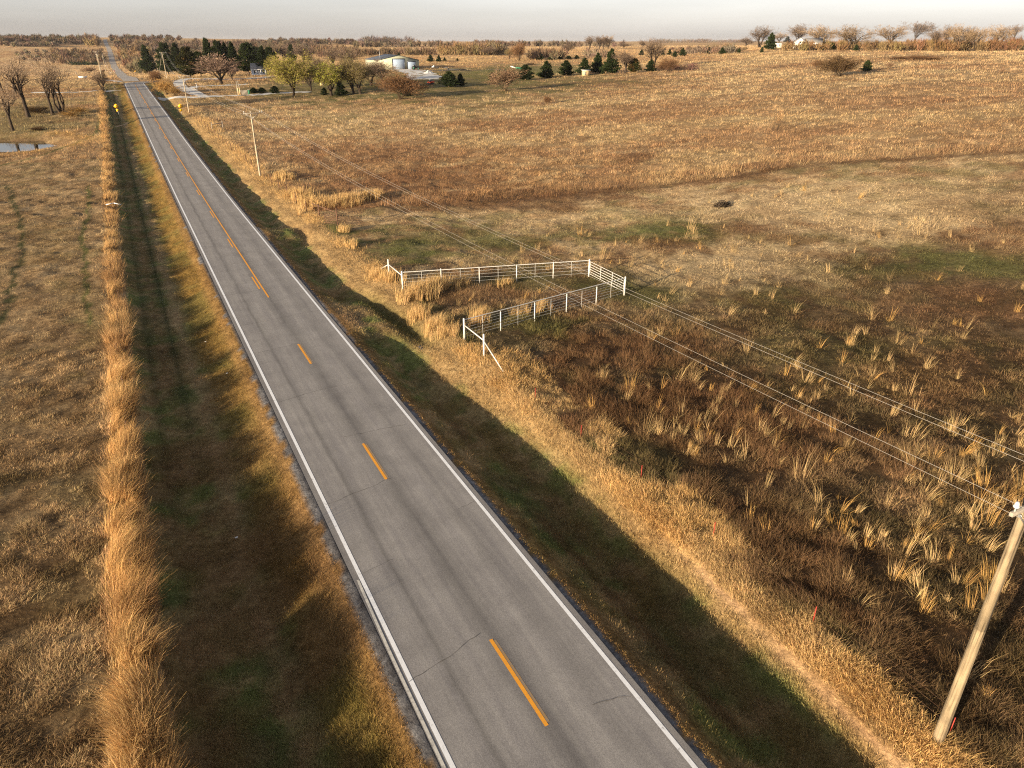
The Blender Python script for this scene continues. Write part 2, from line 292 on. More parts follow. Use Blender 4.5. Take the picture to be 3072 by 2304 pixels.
# ------------------------------------------------------------------ mesh helpers
def mesh_np(name, V, F, mat=None, cols=None, smooth=False):
    """V (n,3); F (m,k) of one polygon size, or a list of such arrays"""
    me = bpy.data.meshes.new(name)
    Fs = F if isinstance(F, list) else [F]
    Fs = [np.asarray(f, np.int32) for f in Fs if len(f)]
    V = np.asarray(V, np.float32)
    me.vertices.add(len(V)); me.vertices.foreach_set('co', V.ravel())
    tot = np.concatenate([np.full(len(f), f.shape[1], np.int32) for f in Fs]); idx = np.concatenate([f.ravel() for f in Fs])
    me.loops.add(len(idx)); me.loops.foreach_set('vertex_index', idx)
    me.polygons.add(len(tot)); st = np.zeros(len(tot), np.int32); st[1:] = np.cumsum(tot)[:-1]
    me.polygons.foreach_set('loop_start', st); me.polygons.foreach_set('loop_total', tot)
    if smooth: me.polygons.foreach_set('use_smooth', np.ones(len(tot), bool))
    me.update(calc_edges=True)
    if cols is not None:
        a = me.color_attributes.new('Col', 'FLOAT_COLOR', 'POINT')
        c = np.ones((len(V), 4), np.float32); c[:, :3] = cols; a.data.foreach_set('color', c.ravel())
    if mat: me.materials.append(mat)
    return me
def link(name, me, parent=None, kind=None, loc=None):
    o = bpy.data.objects.new(name, me); COL.objects.link(o)
    if parent is not None: o.parent = parent
    if kind: o['kind'] = kind
    if loc is not None: o.location = loc
    return o
def thing(name, label, cat, loc=(0, 0, 0), rotz=0.0, group=None, scale=None):
    o = bpy.data.objects.new(name, None); COL.objects.link(o); o.empty_display_size = .2
    o.location = loc; o.rotation_euler = (0, 0, rotz); o['label'] = label; o['category'] = cat
    if group: o['group'] = group
    if scale: o.scale = scale
    return o
def tag(o, label, cat, group=None):
    o['label'] = label; o['category'] = cat
    if group: o['group'] = group
    return o
def tube_np(P0, P1, R0, R1, n=6, cap=False):
    P0 = np.asarray(P0, float).reshape(-1, 3); P1 = np.asarray(P1, float).reshape(-1, 3); m = len(P0)
    R0 = np.broadcast_to(np.asarray(R0, float), (m,)); R1 = np.broadcast_to(np.asarray(R1, float), (m,))
    D = P1-P0; D = D/(np.linalg.norm(D, axis=1, keepdims=True)+1e-9)
    ref = np.where(np.abs(D[:, 2:3]) > .9, np.array([[1., 0, 0]]), np.array([[0, 0, 1.]]))
    U = np.cross(D, ref); U /= np.linalg.norm(U, axis=1, keepdims=True)+1e-9; W = np.cross(D, U)
    a = np.arange(n)*2*math.pi/n
    ring = U[:, None, :]*np.cos(a)[None, :, None]+W[:, None, :]*np.sin(a)[None, :, None]
    V = np.concatenate([P0[:, None]+ring*R0[:, None, None], P1[:, None]+ring*R1[:, None, None]], 1)
    k = np.arange(n); k2 = (k+1) % n
    f = np.stack([k, k2, k2+n, k+n], 1)
    F = (np.arange(m)*2*n)[:, None, None]+f[None]
    out = [F.reshape(-1, 4)]
    if cap:
        out.append((np.arange(m)*2*n)[:, None]+k[::-1][None]); out.append((np.arange(m)*2*n)[:, None]+(k+n)[None])
    return V.reshape(-1, 3), out
class MB:
    """collects simple solids into one mesh"""
    def __init__(s): s.V = []; s.F = {}; s.n = 0
    def add(s, V, Fs):
        V = np.asarray(V, float)
        for f in (Fs if isinstance(Fs, list) else [Fs]):
            f = np.asarray(f)
            if f.size: s.F.setdefault(f.shape[1], []).append(f+s.n)
        s.V.append(V); s.n += len(V); return s
    def box(s, c, size, rz=0.0, bev=0.0, M=None):
        sx, sy, sz = [v/2 for v in size]
        if bev <= 0:
            V = np.array([(x, y, z) for z in (-sz, sz) for x, y in ((-sx, -sy), (sx, -sy), (sx, sy), (-sx, sy))])
            F = np.array([(3, 2, 1, 0), (4, 5, 6, 7), (0, 1, 5, 4), (1, 2, 6, 5), (2, 3, 7, 6), (3, 0, 4, 7)])
            Fs = [F]
        else:
            b = bev; ring = [(-sx+b, -sy), (sx-b, -sy), (sx, -sy+b), (sx, sy-b), (sx-b, sy), (-sx+b, sy), (-sx, sy-b), (-sx, -sy+b)]
            i = [(x*(1-b/max(sx, 1e-6)), y*(1-b/max(sy, 1e-6))) for x, y in ring]
            V = np.array([(x, y, -sz) for x, y in i]+[(x, y, -sz+b) for x, y in ring]+[(x, y, sz-b) for x, y in ring]+[(x, y, sz) for x, y in i])
            k = np.arange(8); k2 = (k+1) % 8
            F = np.concatenate([np.stack([k+8*j, k2+8*j, k2+8*j+8, k+8*j+8], 1) for j in range(3)])
            Fs = [F, np.array([k[::-1]]), np.array([k+24])]
        if M is not None: V = V@np.asarray(M).T
        if rz: c_, s_ = math.cos(rz), math.sin(rz); V = V@np.array([(c_, s_, 0), (-s_, c_, 0), (0, 0, 1)])
        return s.add(V+np.asarray(c, float), Fs)
    def cyl(s, p0, p1, r0, r1=None, n=10, cap=True):
        V, F = tube_np([p0], [p1], r0, r0 if r1 is None else r1, n, cap); return s.add(V, F)
    def path(s, pts, r, n=6):
        pts = np.asarray(pts, float)
        for a, b in zip(pts[:-1], pts[1:]): s.cyl(a, b, r, r, n, True)
        return s
    def prism(s, outline, y0, y1, axis='y'):
        """outline of (a, z) points carried from y0 to y1"""
        m = len(outline); V = []
        for yy in (y0, y1):
            for a, z in outline: V.append((a, yy, z) if axis == 'y' else (yy, a, z))
        k = np.arange(m); k2 = (k+1) % m
        return s.add(np.array(V), [np.stack([k, k2, k2+m, k+m], 1), np.array([k[::-1]]), np.array([k+m])])
    def quad(s, pts): return s.add(np.array(pts, float), np.array([range(len(pts))]))
    def lathe(s, prof, c=(0, 0, 0), n=14):
        prof = np.asarray(prof, float); a = np.arange(n)*2*math.pi/n
        V = np.stack([prof[:, 0:1]*np.cos(a), prof[:, 0:1]*np.sin(a), np.repeat(prof[:, 1:2], n, 1)], 2).reshape(-1, 3)
        k = np.arange(n); k2 = (k+1) % n
        F = np.concatenate([np.stack([k+n*j, k2+n*j, k2+n*j+n, k+n*j+n], 1) for j in range(len(prof)-1)])
        return s.add(V+np.asarray(c, float), F)
    def build(s, name, mat, parent=None, kind=None, smooth=False, loc=None):
        V = np.concatenate(s.V); F = [np.concatenate(f) for f in s.F.values()]
        return link(name, mesh_np(name, V, F, mat, smooth=smooth), parent, kind, loc)

# ------------------------------------------------------------------ materials
def new_mat(name):
    m = bpy.data.materials.new(name); m.use_nodes = True; t = m.node_tree
    return m, t, t.nodes['Principled BSDF']
def N(t, kind, **kw):
    n = t.nodes.new(kind)
    for k, v in kw.items():
        if hasattr(n, k): setattr(n, k, v)
        else: n.inputs[k].default_value = v
    return n
def ramp(t, fac, stops):
    r = t.nodes.new('ShaderNodeValToRGB'); e = r.color_ramp.elements
    while len(e) < len(stops): e.new(.5)
    for i, (p, c) in enumerate(stops):
        e[i].position = p; e[i].color = (*c, 1) if hasattr(c, '__len__') else (c, c, c, 1)
    t.links.new(fac, r.inputs[0]); return r.outputs[0]
def mul(t, a, b, fac=1.0, mode='MULTIPLY'):
    m = t.nodes.new('ShaderNodeMix'); m.data_type = 'RGBA'; m.blend_type = mode
    if hasattr(fac, 'is_linked'): t.links.new(fac, m.inputs[0])
    else: m.inputs[0].default_value = fac
    for s, i in ((a, 6), (b, 7)):
        if hasattr(s, 'is_linked'): t.links.new(s, m.inputs[i])
        else: m.inputs[i].default_value = (*s, 1)
    return m.outputs[2]
def math_n(t, op, a, b=0.0):
    m = t.nodes.new('ShaderNodeMath'); m.operation = op
    for s, i in ((a, 0), (b, 1)):
        if hasattr(s, 'is_linked'): t.links.new(s, m.inputs[i])
        else: m.inputs[i].default_value = s
    return m.outputs[0]
def surf(name, col, rough=.6, nscale=3.0, amp=.25, metal=0.0, bump=0.0, stretch=(1, 1, 1), spec=.3, bscale=None):
    """painted or natural surface: a base colour with uneven tone and a little relief"""
    m, t, p = new_mat(name)
    tc = N(t, 'ShaderNodeTexCoord'); mp = N(t, 'ShaderNodeMapping'); mp.inputs['Scale'].default_value = stretch
    t.links.new(tc.outputs['Object'], mp.inputs[0])
    nz = N(t, 'ShaderNodeTexNoise', Scale=nscale, Detail=5.0, Roughness=.65); t.links.new(mp.outputs[0], nz.inputs['Vector'])
    c = ramp(t, nz.outputs[0], [(.25, tuple(v*(1-amp) for v in col)), (.75, tuple(min(1, v*(1+amp)) for v in col))])
    t.links.new(c, p.inputs['Base Color']); p.inputs['Roughness'].default_value = rough; p.inputs['Metallic'].default_value = metal
    p.inputs['Specular IOR Level'].default_value = spec
    if bump:
        b = N(t, 'ShaderNodeBump', Strength=bump, Distance=.03); nb = N(t, 'ShaderNodeTexNoise', Scale=bscale or nscale*4, Detail=4.0)
        t.links.new(mp.outputs[0], nb.inputs['Vector']); t.links.new(nb.outputs[0], b.inputs['Height']); t.links.new(b.outputs[0], p.inputs['Normal'])
    return m
def leafy(name, translucent=.3, rand=.25, tint=(1, 1, 1)):
    """leaves, blades and twigs: colour from the mesh, a little light passing through, each copy a touch different"""
    m = bpy.data.materials.new(name); m.use_nodes = True; t = m.node_tree; t.nodes.clear()
    out = N(t, 'ShaderNodeOutputMaterial'); a = N(t, 'ShaderNodeAttribute', attribute_name='Col')
    oi = N(t, 'ShaderNodeObjectInfo'); k = math_n(t, 'MULTIPLY_ADD', oi.outputs['Random'], rand); t.nodes[-1].inputs[2].default_value = 1-rand/2
    v = N(t, 'ShaderNodeVectorMath', operation='SCALE'); c = mul(t, a.outputs[0], tint)
    t.links.new(c, v.inputs[0]); t.links.new(k, v.inputs['Scale'])
    d = N(t, 'ShaderNodeBsdfDiffuse'); tr = N(t, 'ShaderNodeBsdfTranslucent'); mx = N(t, 'ShaderNodeMixShader', Fac=translucent)
    t.links.new(v.outputs[0], d.inputs[0]); t.links.new(v.outputs[0], tr.inputs[0])
    t.links.new(d.outputs[0], mx.inputs[1]); t.links.new(tr.outputs[0], mx.inputs[2]); t.links.new(mx.outputs[0], out.inputs[0])
    return m
M_BLADE = leafy('dry grass', .25, 0.0)
M_TWIG = leafy('bark and twigs', 0.0, .3)
M_LEAF = leafy('foliage', .25, .3)

# ------------------------------------------------------------------ ground sheet
def axis_coords(a0, a1, step, g, lo, hi):
    c = list(np.arange(a0, a1+1e-6, step)); s = step; v = c[-1]
    while v < hi: s *= g; v += s; c.append(v)
    s = step; v = c[0]; pre = []
    while v > lo: s *= g; v -= s; pre.append(v)
    return np.array(pre[::-1]+c)
GX = axis_coords(-9, 42, .27, 1.028, -7000, 9000); GY = axis_coords(4, 100, .42, 1.018, -400, 12000)
gx, gy = np.meshgrid(GX, GY); gz = zground(gx, gy)
gz = gz-np.where((np.abs(gx-RX) < 3.2) & (gy < 332), .12, 0)
gxf, gyf = gx.ravel(), gy.ravel()
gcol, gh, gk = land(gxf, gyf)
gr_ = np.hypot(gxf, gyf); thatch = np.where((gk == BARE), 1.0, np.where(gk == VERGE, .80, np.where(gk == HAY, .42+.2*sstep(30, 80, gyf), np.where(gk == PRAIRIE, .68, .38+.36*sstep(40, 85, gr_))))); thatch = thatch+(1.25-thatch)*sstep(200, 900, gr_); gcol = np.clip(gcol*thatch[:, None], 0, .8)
nx_, ny_ = len(GX), len(GY)
ii = np.arange(ny_*nx_).reshape(ny_, nx_)
GF = np.stack([ii[:-1, :-1].ravel(), ii[:-1, 1:].ravel(), ii[1:, 1:].ravel(), ii[1:, :-1].ravel()], 1)
M_GROUND, t, p = new_mat('soil and thatch')
a = N(t, 'ShaderNodeAttribute', attribute_name='Col'); tc = N(t, 'ShaderNodeTexCoord')
n1 = N(t, 'ShaderNodeTexNoise', Scale=2.3, Detail=8.0, Roughness=.72); n2 = N(t, 'ShaderNodeTexNoise', Scale=.16, Detail=6.0, Roughness=.65); n3 = N(t, 'ShaderNodeTexNoise', Scale=9.0, Detail=4.0, Roughness=.7)
for q in (n1, n2, n3): t.links.new(tc.outputs['Object'], q.inputs['Vector'])
c = mul(t, a.outputs[0], ramp(t, n1.outputs[0], [(.3, (.42, .40, .40)), (.7, (1.45, 1.45, 1.42))]))
c = mul(t, c, ramp(t, n2.outputs[0], [(.3, (.72, .66, .62)), (.68, (1.25, 1.27, 1.3))]))
c = mul(t, c, ramp(t, n3.outputs[0], [(.3, .7), (.7, 1.3)]))
t.links.new(c, p.inputs['Base Color']); p.inputs['Roughness'].default_value = .95; p.inputs['Specular IOR Level'].default_value = .05
b = N(t, 'ShaderNodeBump', Strength=.9, Distance=.16); t.links.new(n1.outputs[0], b.inputs['Height'])
b2 = N(t, 'ShaderNodeBump', Strength=.6, Distance=.05); t.links.new(n3.outputs[0], b2.inputs['Height']); t.links.new(b.outputs[0], b2.inputs['Normal']); t.links.new(b2.outputs[0], p.inputs['Normal'])
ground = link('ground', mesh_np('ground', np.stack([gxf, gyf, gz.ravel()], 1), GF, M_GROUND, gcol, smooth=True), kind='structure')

# ------------------------------------------------------------------ road
def ribbon(name, C, widths, lift, mat, across=5, parent=None, crown=0.0, conform=True, kind='structure'):
    """a strip along a centre line C (n,2); widths = (left, right) offsets, arrays allowed; draped on the land"""
    C = np.asarray(C, float); T = np.gradient(C, axis=0); T /= np.linalg.norm(T, axis=1, keepdims=True); R = np.stack([T[:, 1], -T[:, 0]], 1)
    l = np.broadcast_to(widths[0], (len(C),)); r = np.broadcast_to(widths[1], (len(C),))
    s = np.linspace(0, 1, across)
    off = l[:, None]*(1-s)+r[:, None]*s
    X = C[:, 0:1]+R[:, 0:1]*off; Y = C[:, 1:2]+R[:, 1:2]*off
    Z = (zground(X, Y) if conform else np.repeat(road_z(C)[:, None], across, 1))+lift-crown*np.abs(off)
    i = np.arange(len(C)*across).reshape(len(C), across)
    F = np.stack([i[:-1, :-1].ravel(), i[:-1, 1:].ravel(), i[1:, 1:].ravel(), i[1:, :-1].ravel()], 1)
    return link(name, mesh_np(name, np.stack([X.ravel(), Y.ravel(), Z.ravel()], 1), F, mat, smooth=True), parent, kind)
YT, RT = 322.0, 15.0
_st = np.concatenate([np.arange(-30, 120, 1.0), np.arange(120, YT, 2.0)])
_an = np.linspace(0, math.pi/2, 16)
ROADC = np.concatenate([np.stack([np.full(len(_st), RX), _st], 1), np.stack([RX+RT*(1-np.cos(_an)), YT+RT*np.sin(_an)], 1), np.stack([RX+RT+np.arange(4, 150, 4.0), np.full(37, YT+RT)], 1)])
def road_z(C): return np.where(C[:, 1] < YT, zroad(C[:, 1]), zbase(C[:, 0], C[:, 1])+.03)
ZR = .012
M_ROAD, t, p = new_mat('worn asphalt')
geo = N(t, 'ShaderNodeTexCoord'); sx = N(t, 'ShaderNodeSeparateXYZ'); t.links.new(geo.outputs['Object'], sx.inputs[0])
wob = N(t, 'ShaderNodeTexNoise', Scale=.35, Detail=4.0); t.links.new(geo.outputs['Object'], wob.inputs['Vector'])
dd = math_n(t, 'ADD', math_n(t, 'ADD', sx.outputs[0], -RX), math_n(t, 'MULTIPLY', math_n(t, 'ADD', wob.outputs[0], -.5), .35))
u = math_n(t, 'MULTIPLY_ADD', dd, 1/6.8); t.nodes[-1].inputs[2].default_value = .5
band = ramp(t, u, [(0.0, .82), (.10, 1.0), (.205, .95), (.232, .66), (.262, .90), (.34, 1.03), (.43, .97), (.465, .84), (.525, .66), (.565, .80), (.62, .97), (.70, 1.06), (.78, .84), (.84, .9), (.92, 1.03), (1.0, .86)])
mp = N(t, 'ShaderNodeMapping'); mp.inputs['Scale'].default_value = (2.2, .10, 1); t.links.new(geo.outputs['Object'], mp.inputs[0])
st = N(t, 'ShaderNodeTexNoise', Scale=1.2, Detail=6.0, Roughness=.7); t.links.new(mp.outputs[0], st.inputs['Vector'])
fn = N(t, 'ShaderNodeTexNoise', Scale=26.0, Detail=5.0, Roughness=.8); t.links.new(geo.outputs['Object'], fn.inputs['Vector'])
bl = N(t, 'ShaderNodeTexNoise', Scale=.55, Detail=5.0, Roughness=.7); t.links.new(geo.outputs['Object'], bl.inputs['Vector'])
c = mul(t, ramp(t, bl.outputs[0], [(.3, (.212, .204, .196)), (.7, (.278, .268, .256))]), band)
c = mul(t, c, ramp(t, st.outputs[0], [(.3, (.80, .79, .82)), (.7, (1.15, 1.14, 1.12))])); c = mul(t, c, ramp(t, fn.outputs[0], [(.3, .62), (.7, 1.36)]))
newer = math_n(t, 'GREATER_THAN', math_n(t, 'ADD', sx.outputs[1], math_n(t, 'MULTIPLY', wob.outputs[0], 2.0)), 331.0)
c = mul(t, c, (.075, .078, .10), newer, 'MIX')
t.links.new(c, p.inputs['Base Color']); p.inputs['Roughness'].default_value = .86; p.inputs['Specular IOR Level'].default_value = .25
b = N(t, 'ShaderNodeBump', Strength=.35, Distance=.012); t.links.new(fn.outputs[0], b.inputs['Height']); t.links.new(b.outputs[0], p.inputs['Normal'])
road = ribbon('road', ROADC, (-3.42, 3.42), ZR, M_ROAD, 9, conform=False)
# painted lines
def paint(name, col, wear):
    m, t, p = new_mat(name); tc = N(t, 'ShaderNodeTexCoord'); nz = N(t, 'ShaderNodeTexNoise', Scale=7.0, Detail=6.0, Roughness=.75); t.links.new(tc.outputs['Object'], nz.inputs['Vector'])
    c = ramp(t, nz.outputs[0], [(.30, (.2, .19, .18)), (.30+wear, tuple(v*.85 for v in col)), (.7, col)]); t.links.new(c, p.inputs['Base Color']); p.inputs['Roughness'].default_value = .7
    return m
M_WHITE = paint('white road paint', (.80, .82, .84), .10); M_WHITE2 = paint('old white road paint', (.60, .58, .52), .2); M_YELLOW = paint('yellow road paint', (.80, .34, .02), .12); M_SPRAY = paint('faded yellow road paint', (.34, .21, .08), .3)
nsm = len(_st)+len(_an)+8
for s_ in (-1, 1):
    wob_ = .025*(fbm(np.zeros(nsm), np.arange(nsm)*1.0, 9, 61+s_, 2)-.5)
    ribbon('edge_line', ROADC[:nsm], (s_*3.115-.075+wob_, s_*3.115+.075+wob_), ZR+.005, M_WHITE, 2, road, conform=False)
yy = np.arange(-5, 23, 1.0); k = sstep(24, 17, yy)
ribbon('edge_line', np.stack([np.full(len(yy), RX), yy], 1), (-3.24-.10*k-.055, -3.24-.10*k+.045), ZR+.010, M_WHITE2, 2, road, conform=False)
dash_y = [(-2.3, 1.5), (12.9, 16.85), (28.3, 32.1), (43.6, 47.4)]
def yl(name, x, y0, y1, w, mat, lift=.005): yy = np.arange(y0, y1+1.9, 1.9); yy[-1] = y1; ribbon(name, np.stack([np.full(len(yy), x), yy], 1), (-w/2, w/2), ZR+lift, mat, 2, road, conform=False)
for a_, b_ in dash_y: yl('centre_dash', RX, a_, b_, .13, M_YELLOW); yl('centre_dash', RX+.10, a_+.1, b_-.1, .13, M_SPRAY, .0025)
yl('centre_line', RX+.07, 58.6, 318, .13, M_YELLOW)
y_ = 61.2
while y_ < 300: yl('centre_dash', RX-.20, y_, y_+3.9, .13, M_YELLOW); y_ += 15.2
# cracks sealed and open across the slab
rr = random.Random(5); cm = MB()
def crack(x0, y0, x1, y1, w, jag):
    k = max(4, int(math.hypot(x1-x0, y1-y0)/.22)); px_, py_ = None, None; ox = oy = 0
    for i in range(k+1):
        s_ = i/k; ox = .8*ox+rr.uniform(-jag, jag); oy = .8*oy+rr.uniform(-jag, jag)
        x = x0+(x1-x0)*s_+ox*(y1 != y0 and abs(y1-y0) > abs(x1-x0)); y = y0+(y1-y0)*s_+oy
        if px_ is not None:
            dx, dy = x-px_, y-py_; L = math.hypot(dx, dy)+1e-6; ww = w*rr.uniform(.5, 1.3)/2; nx, ny = -dy/L*ww, dx/L*ww
            z0 = float(zroad(py_))+ZR+.0135; z1 = float(zroad(y))+ZR+.0135
            cm.quad([(px_-nx, py_-ny, z0), (x-nx, y-ny, z1), (x+nx, y+ny, z1), (px_+nx, py_+ny, z0)])
        px_, py_ = x, y
for x0, y0, x1, y1 in ((4.75, 16.4, 7.7, 17.2), (4.8, 22.3, 6.3, 22.6), (4.8, 27.6, 8.2, 28.3), (7.2, 33.2, 10.6, 33.0), (5, 39.0, 9.6, 39.7), (4.7, 47, 8, 47.4), (5, 53, 10.8, 53.5), (4.7, 60.8, 9, 61), (5, 70, 10.5, 70.4), (5, 82, 10.8, 82.3), (9.6, 12.9, 10.9, 12.6), (9.8, 24.5, 11, 24.7)): crack(x0, y0, x1, y1, .013, .05)
M_CRACK = surf('tar in cracks', (.085, .078, .072), .8, 2, .3); cm.build('road_crack', M_CRACK, road, 'structure')
# gravel road over the hill and the drives
M_GRAV = surf('pale crushed gravel', (.48, .475, .46), .95, .5, .3, bump=.5, bscale=9)
M_GRAV2 = surf('grey gravel road', (.30, .275, .25), .95, .3, .3, bump=.5, bscale=7)
gyy = np.concatenate([np.arange(340, 600, 4.0), np.arange(600, 1750, 8.0)])
ribbon('gravel_road', np.stack([RX+.6*np.sin(gyy*.011), gyy], 1), (-3.1-.3*np.sin(gyy*.05), 3.1+.3*np.sin(gyy*.07)), .06, M_GRAV2, 5)
def smooth_line(P, step=1.5):
    P = np.asarray(P, float)
    for _ in range(3):
        Q = [P[0]]
        for a_, b_ in zip(P[:-1], P[1:]): Q += [a_*.75+b_*.25, a_*.25+b_*.75]
        P = np.array(Q+[P[-1]])
    L = np.concatenate([[0], np.cumsum(np.linalg.norm(np.diff(P, axis=0), axis=1))]); s_ = np.linspace(0, L[-1], max(6, int(L[-1]/step)))
    return np.stack([np.interp(s_, L, P[:, 0]), np.interp(s_, L, P[:, 1])], 1)
def drive(pts, w, lift=.05, mat=M_GRAV, wa=.25):
    C = smooth_line(pts); n_ = len(C); j = wa*(fbm(np.arange(n_)*1.0, np.zeros(n_), 5, 71, 2)-.5)
    return ribbon('driveway', C, (-w/2+j, w/2-j), lift, mat, 5)
M_DIRT = surf('bare dirt', (.32, .22, .12), .95, 1, .3)
for P_, w_, l_, m_, a_ in DRIVES: drive(P_, w_, l_, M_GRAV if m_ == 'g' else M_DIRT, a_)
# pond
a_ = np.linspace(0, 2*math.pi, 73)[:-1]; c_, s_ = math.cos(POND_ANG), math.sin(POND_ANG)
W_ = np.stack([np.cos(a_)*PONDR[0]*1.15, np.sin(a_)*PONDR[1]*1.15], 1)
M_WATER, t, p = new_mat('still pond water'); p.inputs['Base Color'].default_value = (.02, .022, .018, 1); p.inputs['Roughness'].default_value = .03; p.inputs['IOR'].default_value = 1.33
b = N(t, 'ShaderNodeBump', Strength=.04, Distance=.05); nz = N(t, 'ShaderNodeTexNoise', Scale=1.2, Detail=3.0); t.links.new(nz.outputs[0], b.inputs['Height']); t.links.new(b.outputs[0], p.inputs['Normal'])
link('pond_water', mesh_np('pond_water', np.concatenate([[(PONDC[0], PONDC[1], POND_Z)], np.stack([PONDC[0]+W_[:, 0]*c_-W_[:, 1]*s_, PONDC[1]+W_[:, 0]*s_+W_[:, 1]*c_, np.full(72, POND_Z)], 1)]), np.stack([np.zeros(72, int), 1+np.arange(72), 1+(np.arange(72)+1) % 72], 1), M_WATER), kind='structure')
# ------------------------------------------------------------------ grass
def blades(x, y, z, h, col, nb, spread, tilt, wid, rng, lean=(0.0, 0.0), tri=False, jit=.28):
    """nb blades per tuft; returns vertices, faces, colours"""
    m = len(x); n = m*nb
    rep = lambda v: np.repeat(np.broadcast_to(np.asarray(v, float), (m,)), nb)
    lean = (rep(lean[0]), rep(lean[1]))
    a = rng.uniform(0, 2*math.pi, n); rr_ = np.sqrt(rng.uniform(0, 1, n))*rep(spread)
    X = rep(x)+np.cos(a)*rr_; Y = rep(y)+np.sin(a)*rr_; Z = rep(z)-.02
    H = rep(h)*rng.uniform(.55, 1.15, n); az = a+rng.normal(0, .7, n)
    tl = rng.uniform(tilt[0], tilt[1], n)
    dx = np.sin(tl)*np.cos(az)+lean[0]; dy = np.sin(tl)*np.sin(az)+lean[1]; dz = np.cos(tl)
    wv = rng.uniform(0, 2*math.pi, n); w = rep(wid)*rng.uniform(.6, 1.4, n)/2
    wx = np.cos(wv)*w; wy = np.sin(wv)*w
    B0 = np.stack([X-wx, Y-wy, Z], 1); B1 = np.stack([X+wx, Y+wy, Z], 1)
    bend = rng.uniform(.05, .45, n)
    T = np.stack([X+dx*H*(1+bend*.5), Y+dy*H*(1+bend*.5), Z+np.maximum(dz*H*(1-bend*.5), .015)], 1)
    c = np.repeat(col, nb, 0)*(1+rng.uniform(-jit, jit, (n, 1)))*(1+rng.uniform(-.06, .06, (n, 3)))
    k = np.arange(n)
    if tri:
        V = np.stack([B0, B1, T], 1).reshape(-1, 3); return V, [np.stack([3*k, 3*k+1, 3*k+2], 1)], np.repeat(c, 3, 0)
    M = np.stack([X+dx*H*.5, Y+dy*H*.5, Z+dz*H*.56], 1); q = np.stack([wx*.75, wy*.75, wx*0], 1)
    V = np.stack([B0, B1, M+q, M-q, T], 1).reshape(-1, 3)
    return V, [np.stack([5*k, 5*k+1, 5*k+2, 5*k+3], 1), np.stack([5*k+3, 5*k+2, 5*k+4], 1)], np.repeat(c, 5, 0)
def join(parts):
    Vs, Fd, Cs, n = [], {}, [], 0
    for V, F, C in parts:
        for f in F: Fd.setdefault(f.shape[1], []).append(f+n)
        Vs.append(V); Cs.append(C); n += len(V)
    return np.concatenate(Vs), [np.concatenate(f) for f in Fd.values()], np.concatenate(Cs)
def stuff(name, parts, mat):
    V, F, C = join(parts); o = link(name, mesh_np(name, V, F, mat, np.clip(C, 0, 1)), kind='stuff'); return o
grng = np.random.default_rng(11)
def scatter(n, r0, r1, half=.84, rng=grng):
    r = np.exp(rng.uniform(math.log(r0), math.log(r1), n)); az = YAW+rng.uniform(-half, half, n)
    x = r*np.sin(az); y = r*np.cos(az); k = (y > 1) | (x > 20); return x[k], y[k]
KNAME = {VERGE: 'verge_grass', STRIP: 'fence_row_grass', HAY: 'hay_stubble', PASTURE: 'pasture_grass', PRAIRIE: 'prairie_grass', WEEDS: 'dry_weeds'}
KT = {  # blades, spread factor, tilt range, width, lean
 VERGE: (11, .9, (.1, 1.1), .012, (0, 0)), STRIP: (11, .18, (.05, .62), .012, (.10, -.04)), HAY: (11, .75, (.15, 1.15), .011, (.1, 0)),
 PASTURE: (11, .75, (.15, 1.15), .011, (.12, -.05)), PRAIRIE: (10, .4, (.05, .7), .013, (.1, 0)), WEEDS: (12, .5, (.1, .95), .009, (0, 0))}
parts = {k: [] for k in KNAME}
sets = [scatter(330000, 13, 1500)]
sx_ = grng.uniform(-4.8, -1.6, 15000); sy_ = np.exp(grng.uniform(math.log(10), math.log(290), 15000)); sets.append((sx_, sy_))
sx_ = grng.uniform(17.2, 19.4, 7000); sy_ = np.exp(grng.uniform(math.log(5), math.log(220), 7000)); sets.append((sx_, sy_))
for si, (x, y) in enumerate(sets):
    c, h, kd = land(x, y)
    clump = fbm(x, y, 1.0, 81, 3); keep = (kd != BARE) & ((clump > .45) | (grng.uniform(0, 1, len(x)) < .16) | ((kd == STRIP) & (clump > .40)) | (kd == VERGE)); lx = .9*(fbm(x, y, 2.2, 82, 2)-.5); ly = .9*(fbm(x, y, 2.2, 83, 2)-.5)
    if si == 1: keep &= kd == STRIP
    if si == 2: keep &= (kd == VERGE) | (kd == PRAIRIE) | (kd == PASTURE)
    x, y, c, h, kd, clump, lx, ly = x[keep], y[keep], c[keep], h[keep], kd[keep], clump[keep], lx[keep], ly[keep]; c = c*(.85+.45*grng.uniform(0, 1, (len(c), 1))**1.5)
    r = np.hypot(x, y); z = zground(x, y)
    for k, (nb, sp, tilt, wd, lean) in KT.items():
        for far_ in (False, True):
            m = (kd == k) & ((r > 55) == far_)
            if not m.any(): continue
            hh = h[m]*np.where(k == VERGE, .6+.8*grng.uniform(0, 1, m.sum()), (.35+1.9*np.clip(clump[m]-.25, 0, .6))*grng.uniform(.6, 1.3, m.sum()))*(1+.5*np.clip((r[m]-90)/250, 0, 1)+.8*np.clip((r[m]-400)/800, 0, 1))
            fx = np.maximum(1, r[m]/45.0)
            parts[k].append(blades(x[m], y[m], z[m], hh, c[m]*1.12, nb if not far_ else max(6, nb-4), hh*sp*np.sqrt(fx)*(1 if not far_ else 1.5), tilt, wd*fx**.8, grng, (lean[0]+lx[m]*(1.3 if k == STRIP else 1), lean[1]+ly[m]*(1.3 if k == STRIP else 1)), far_))
for k, nm in KNAME.items():
    if parts[k]: stuff(nm, parts[k], M_BLADE)
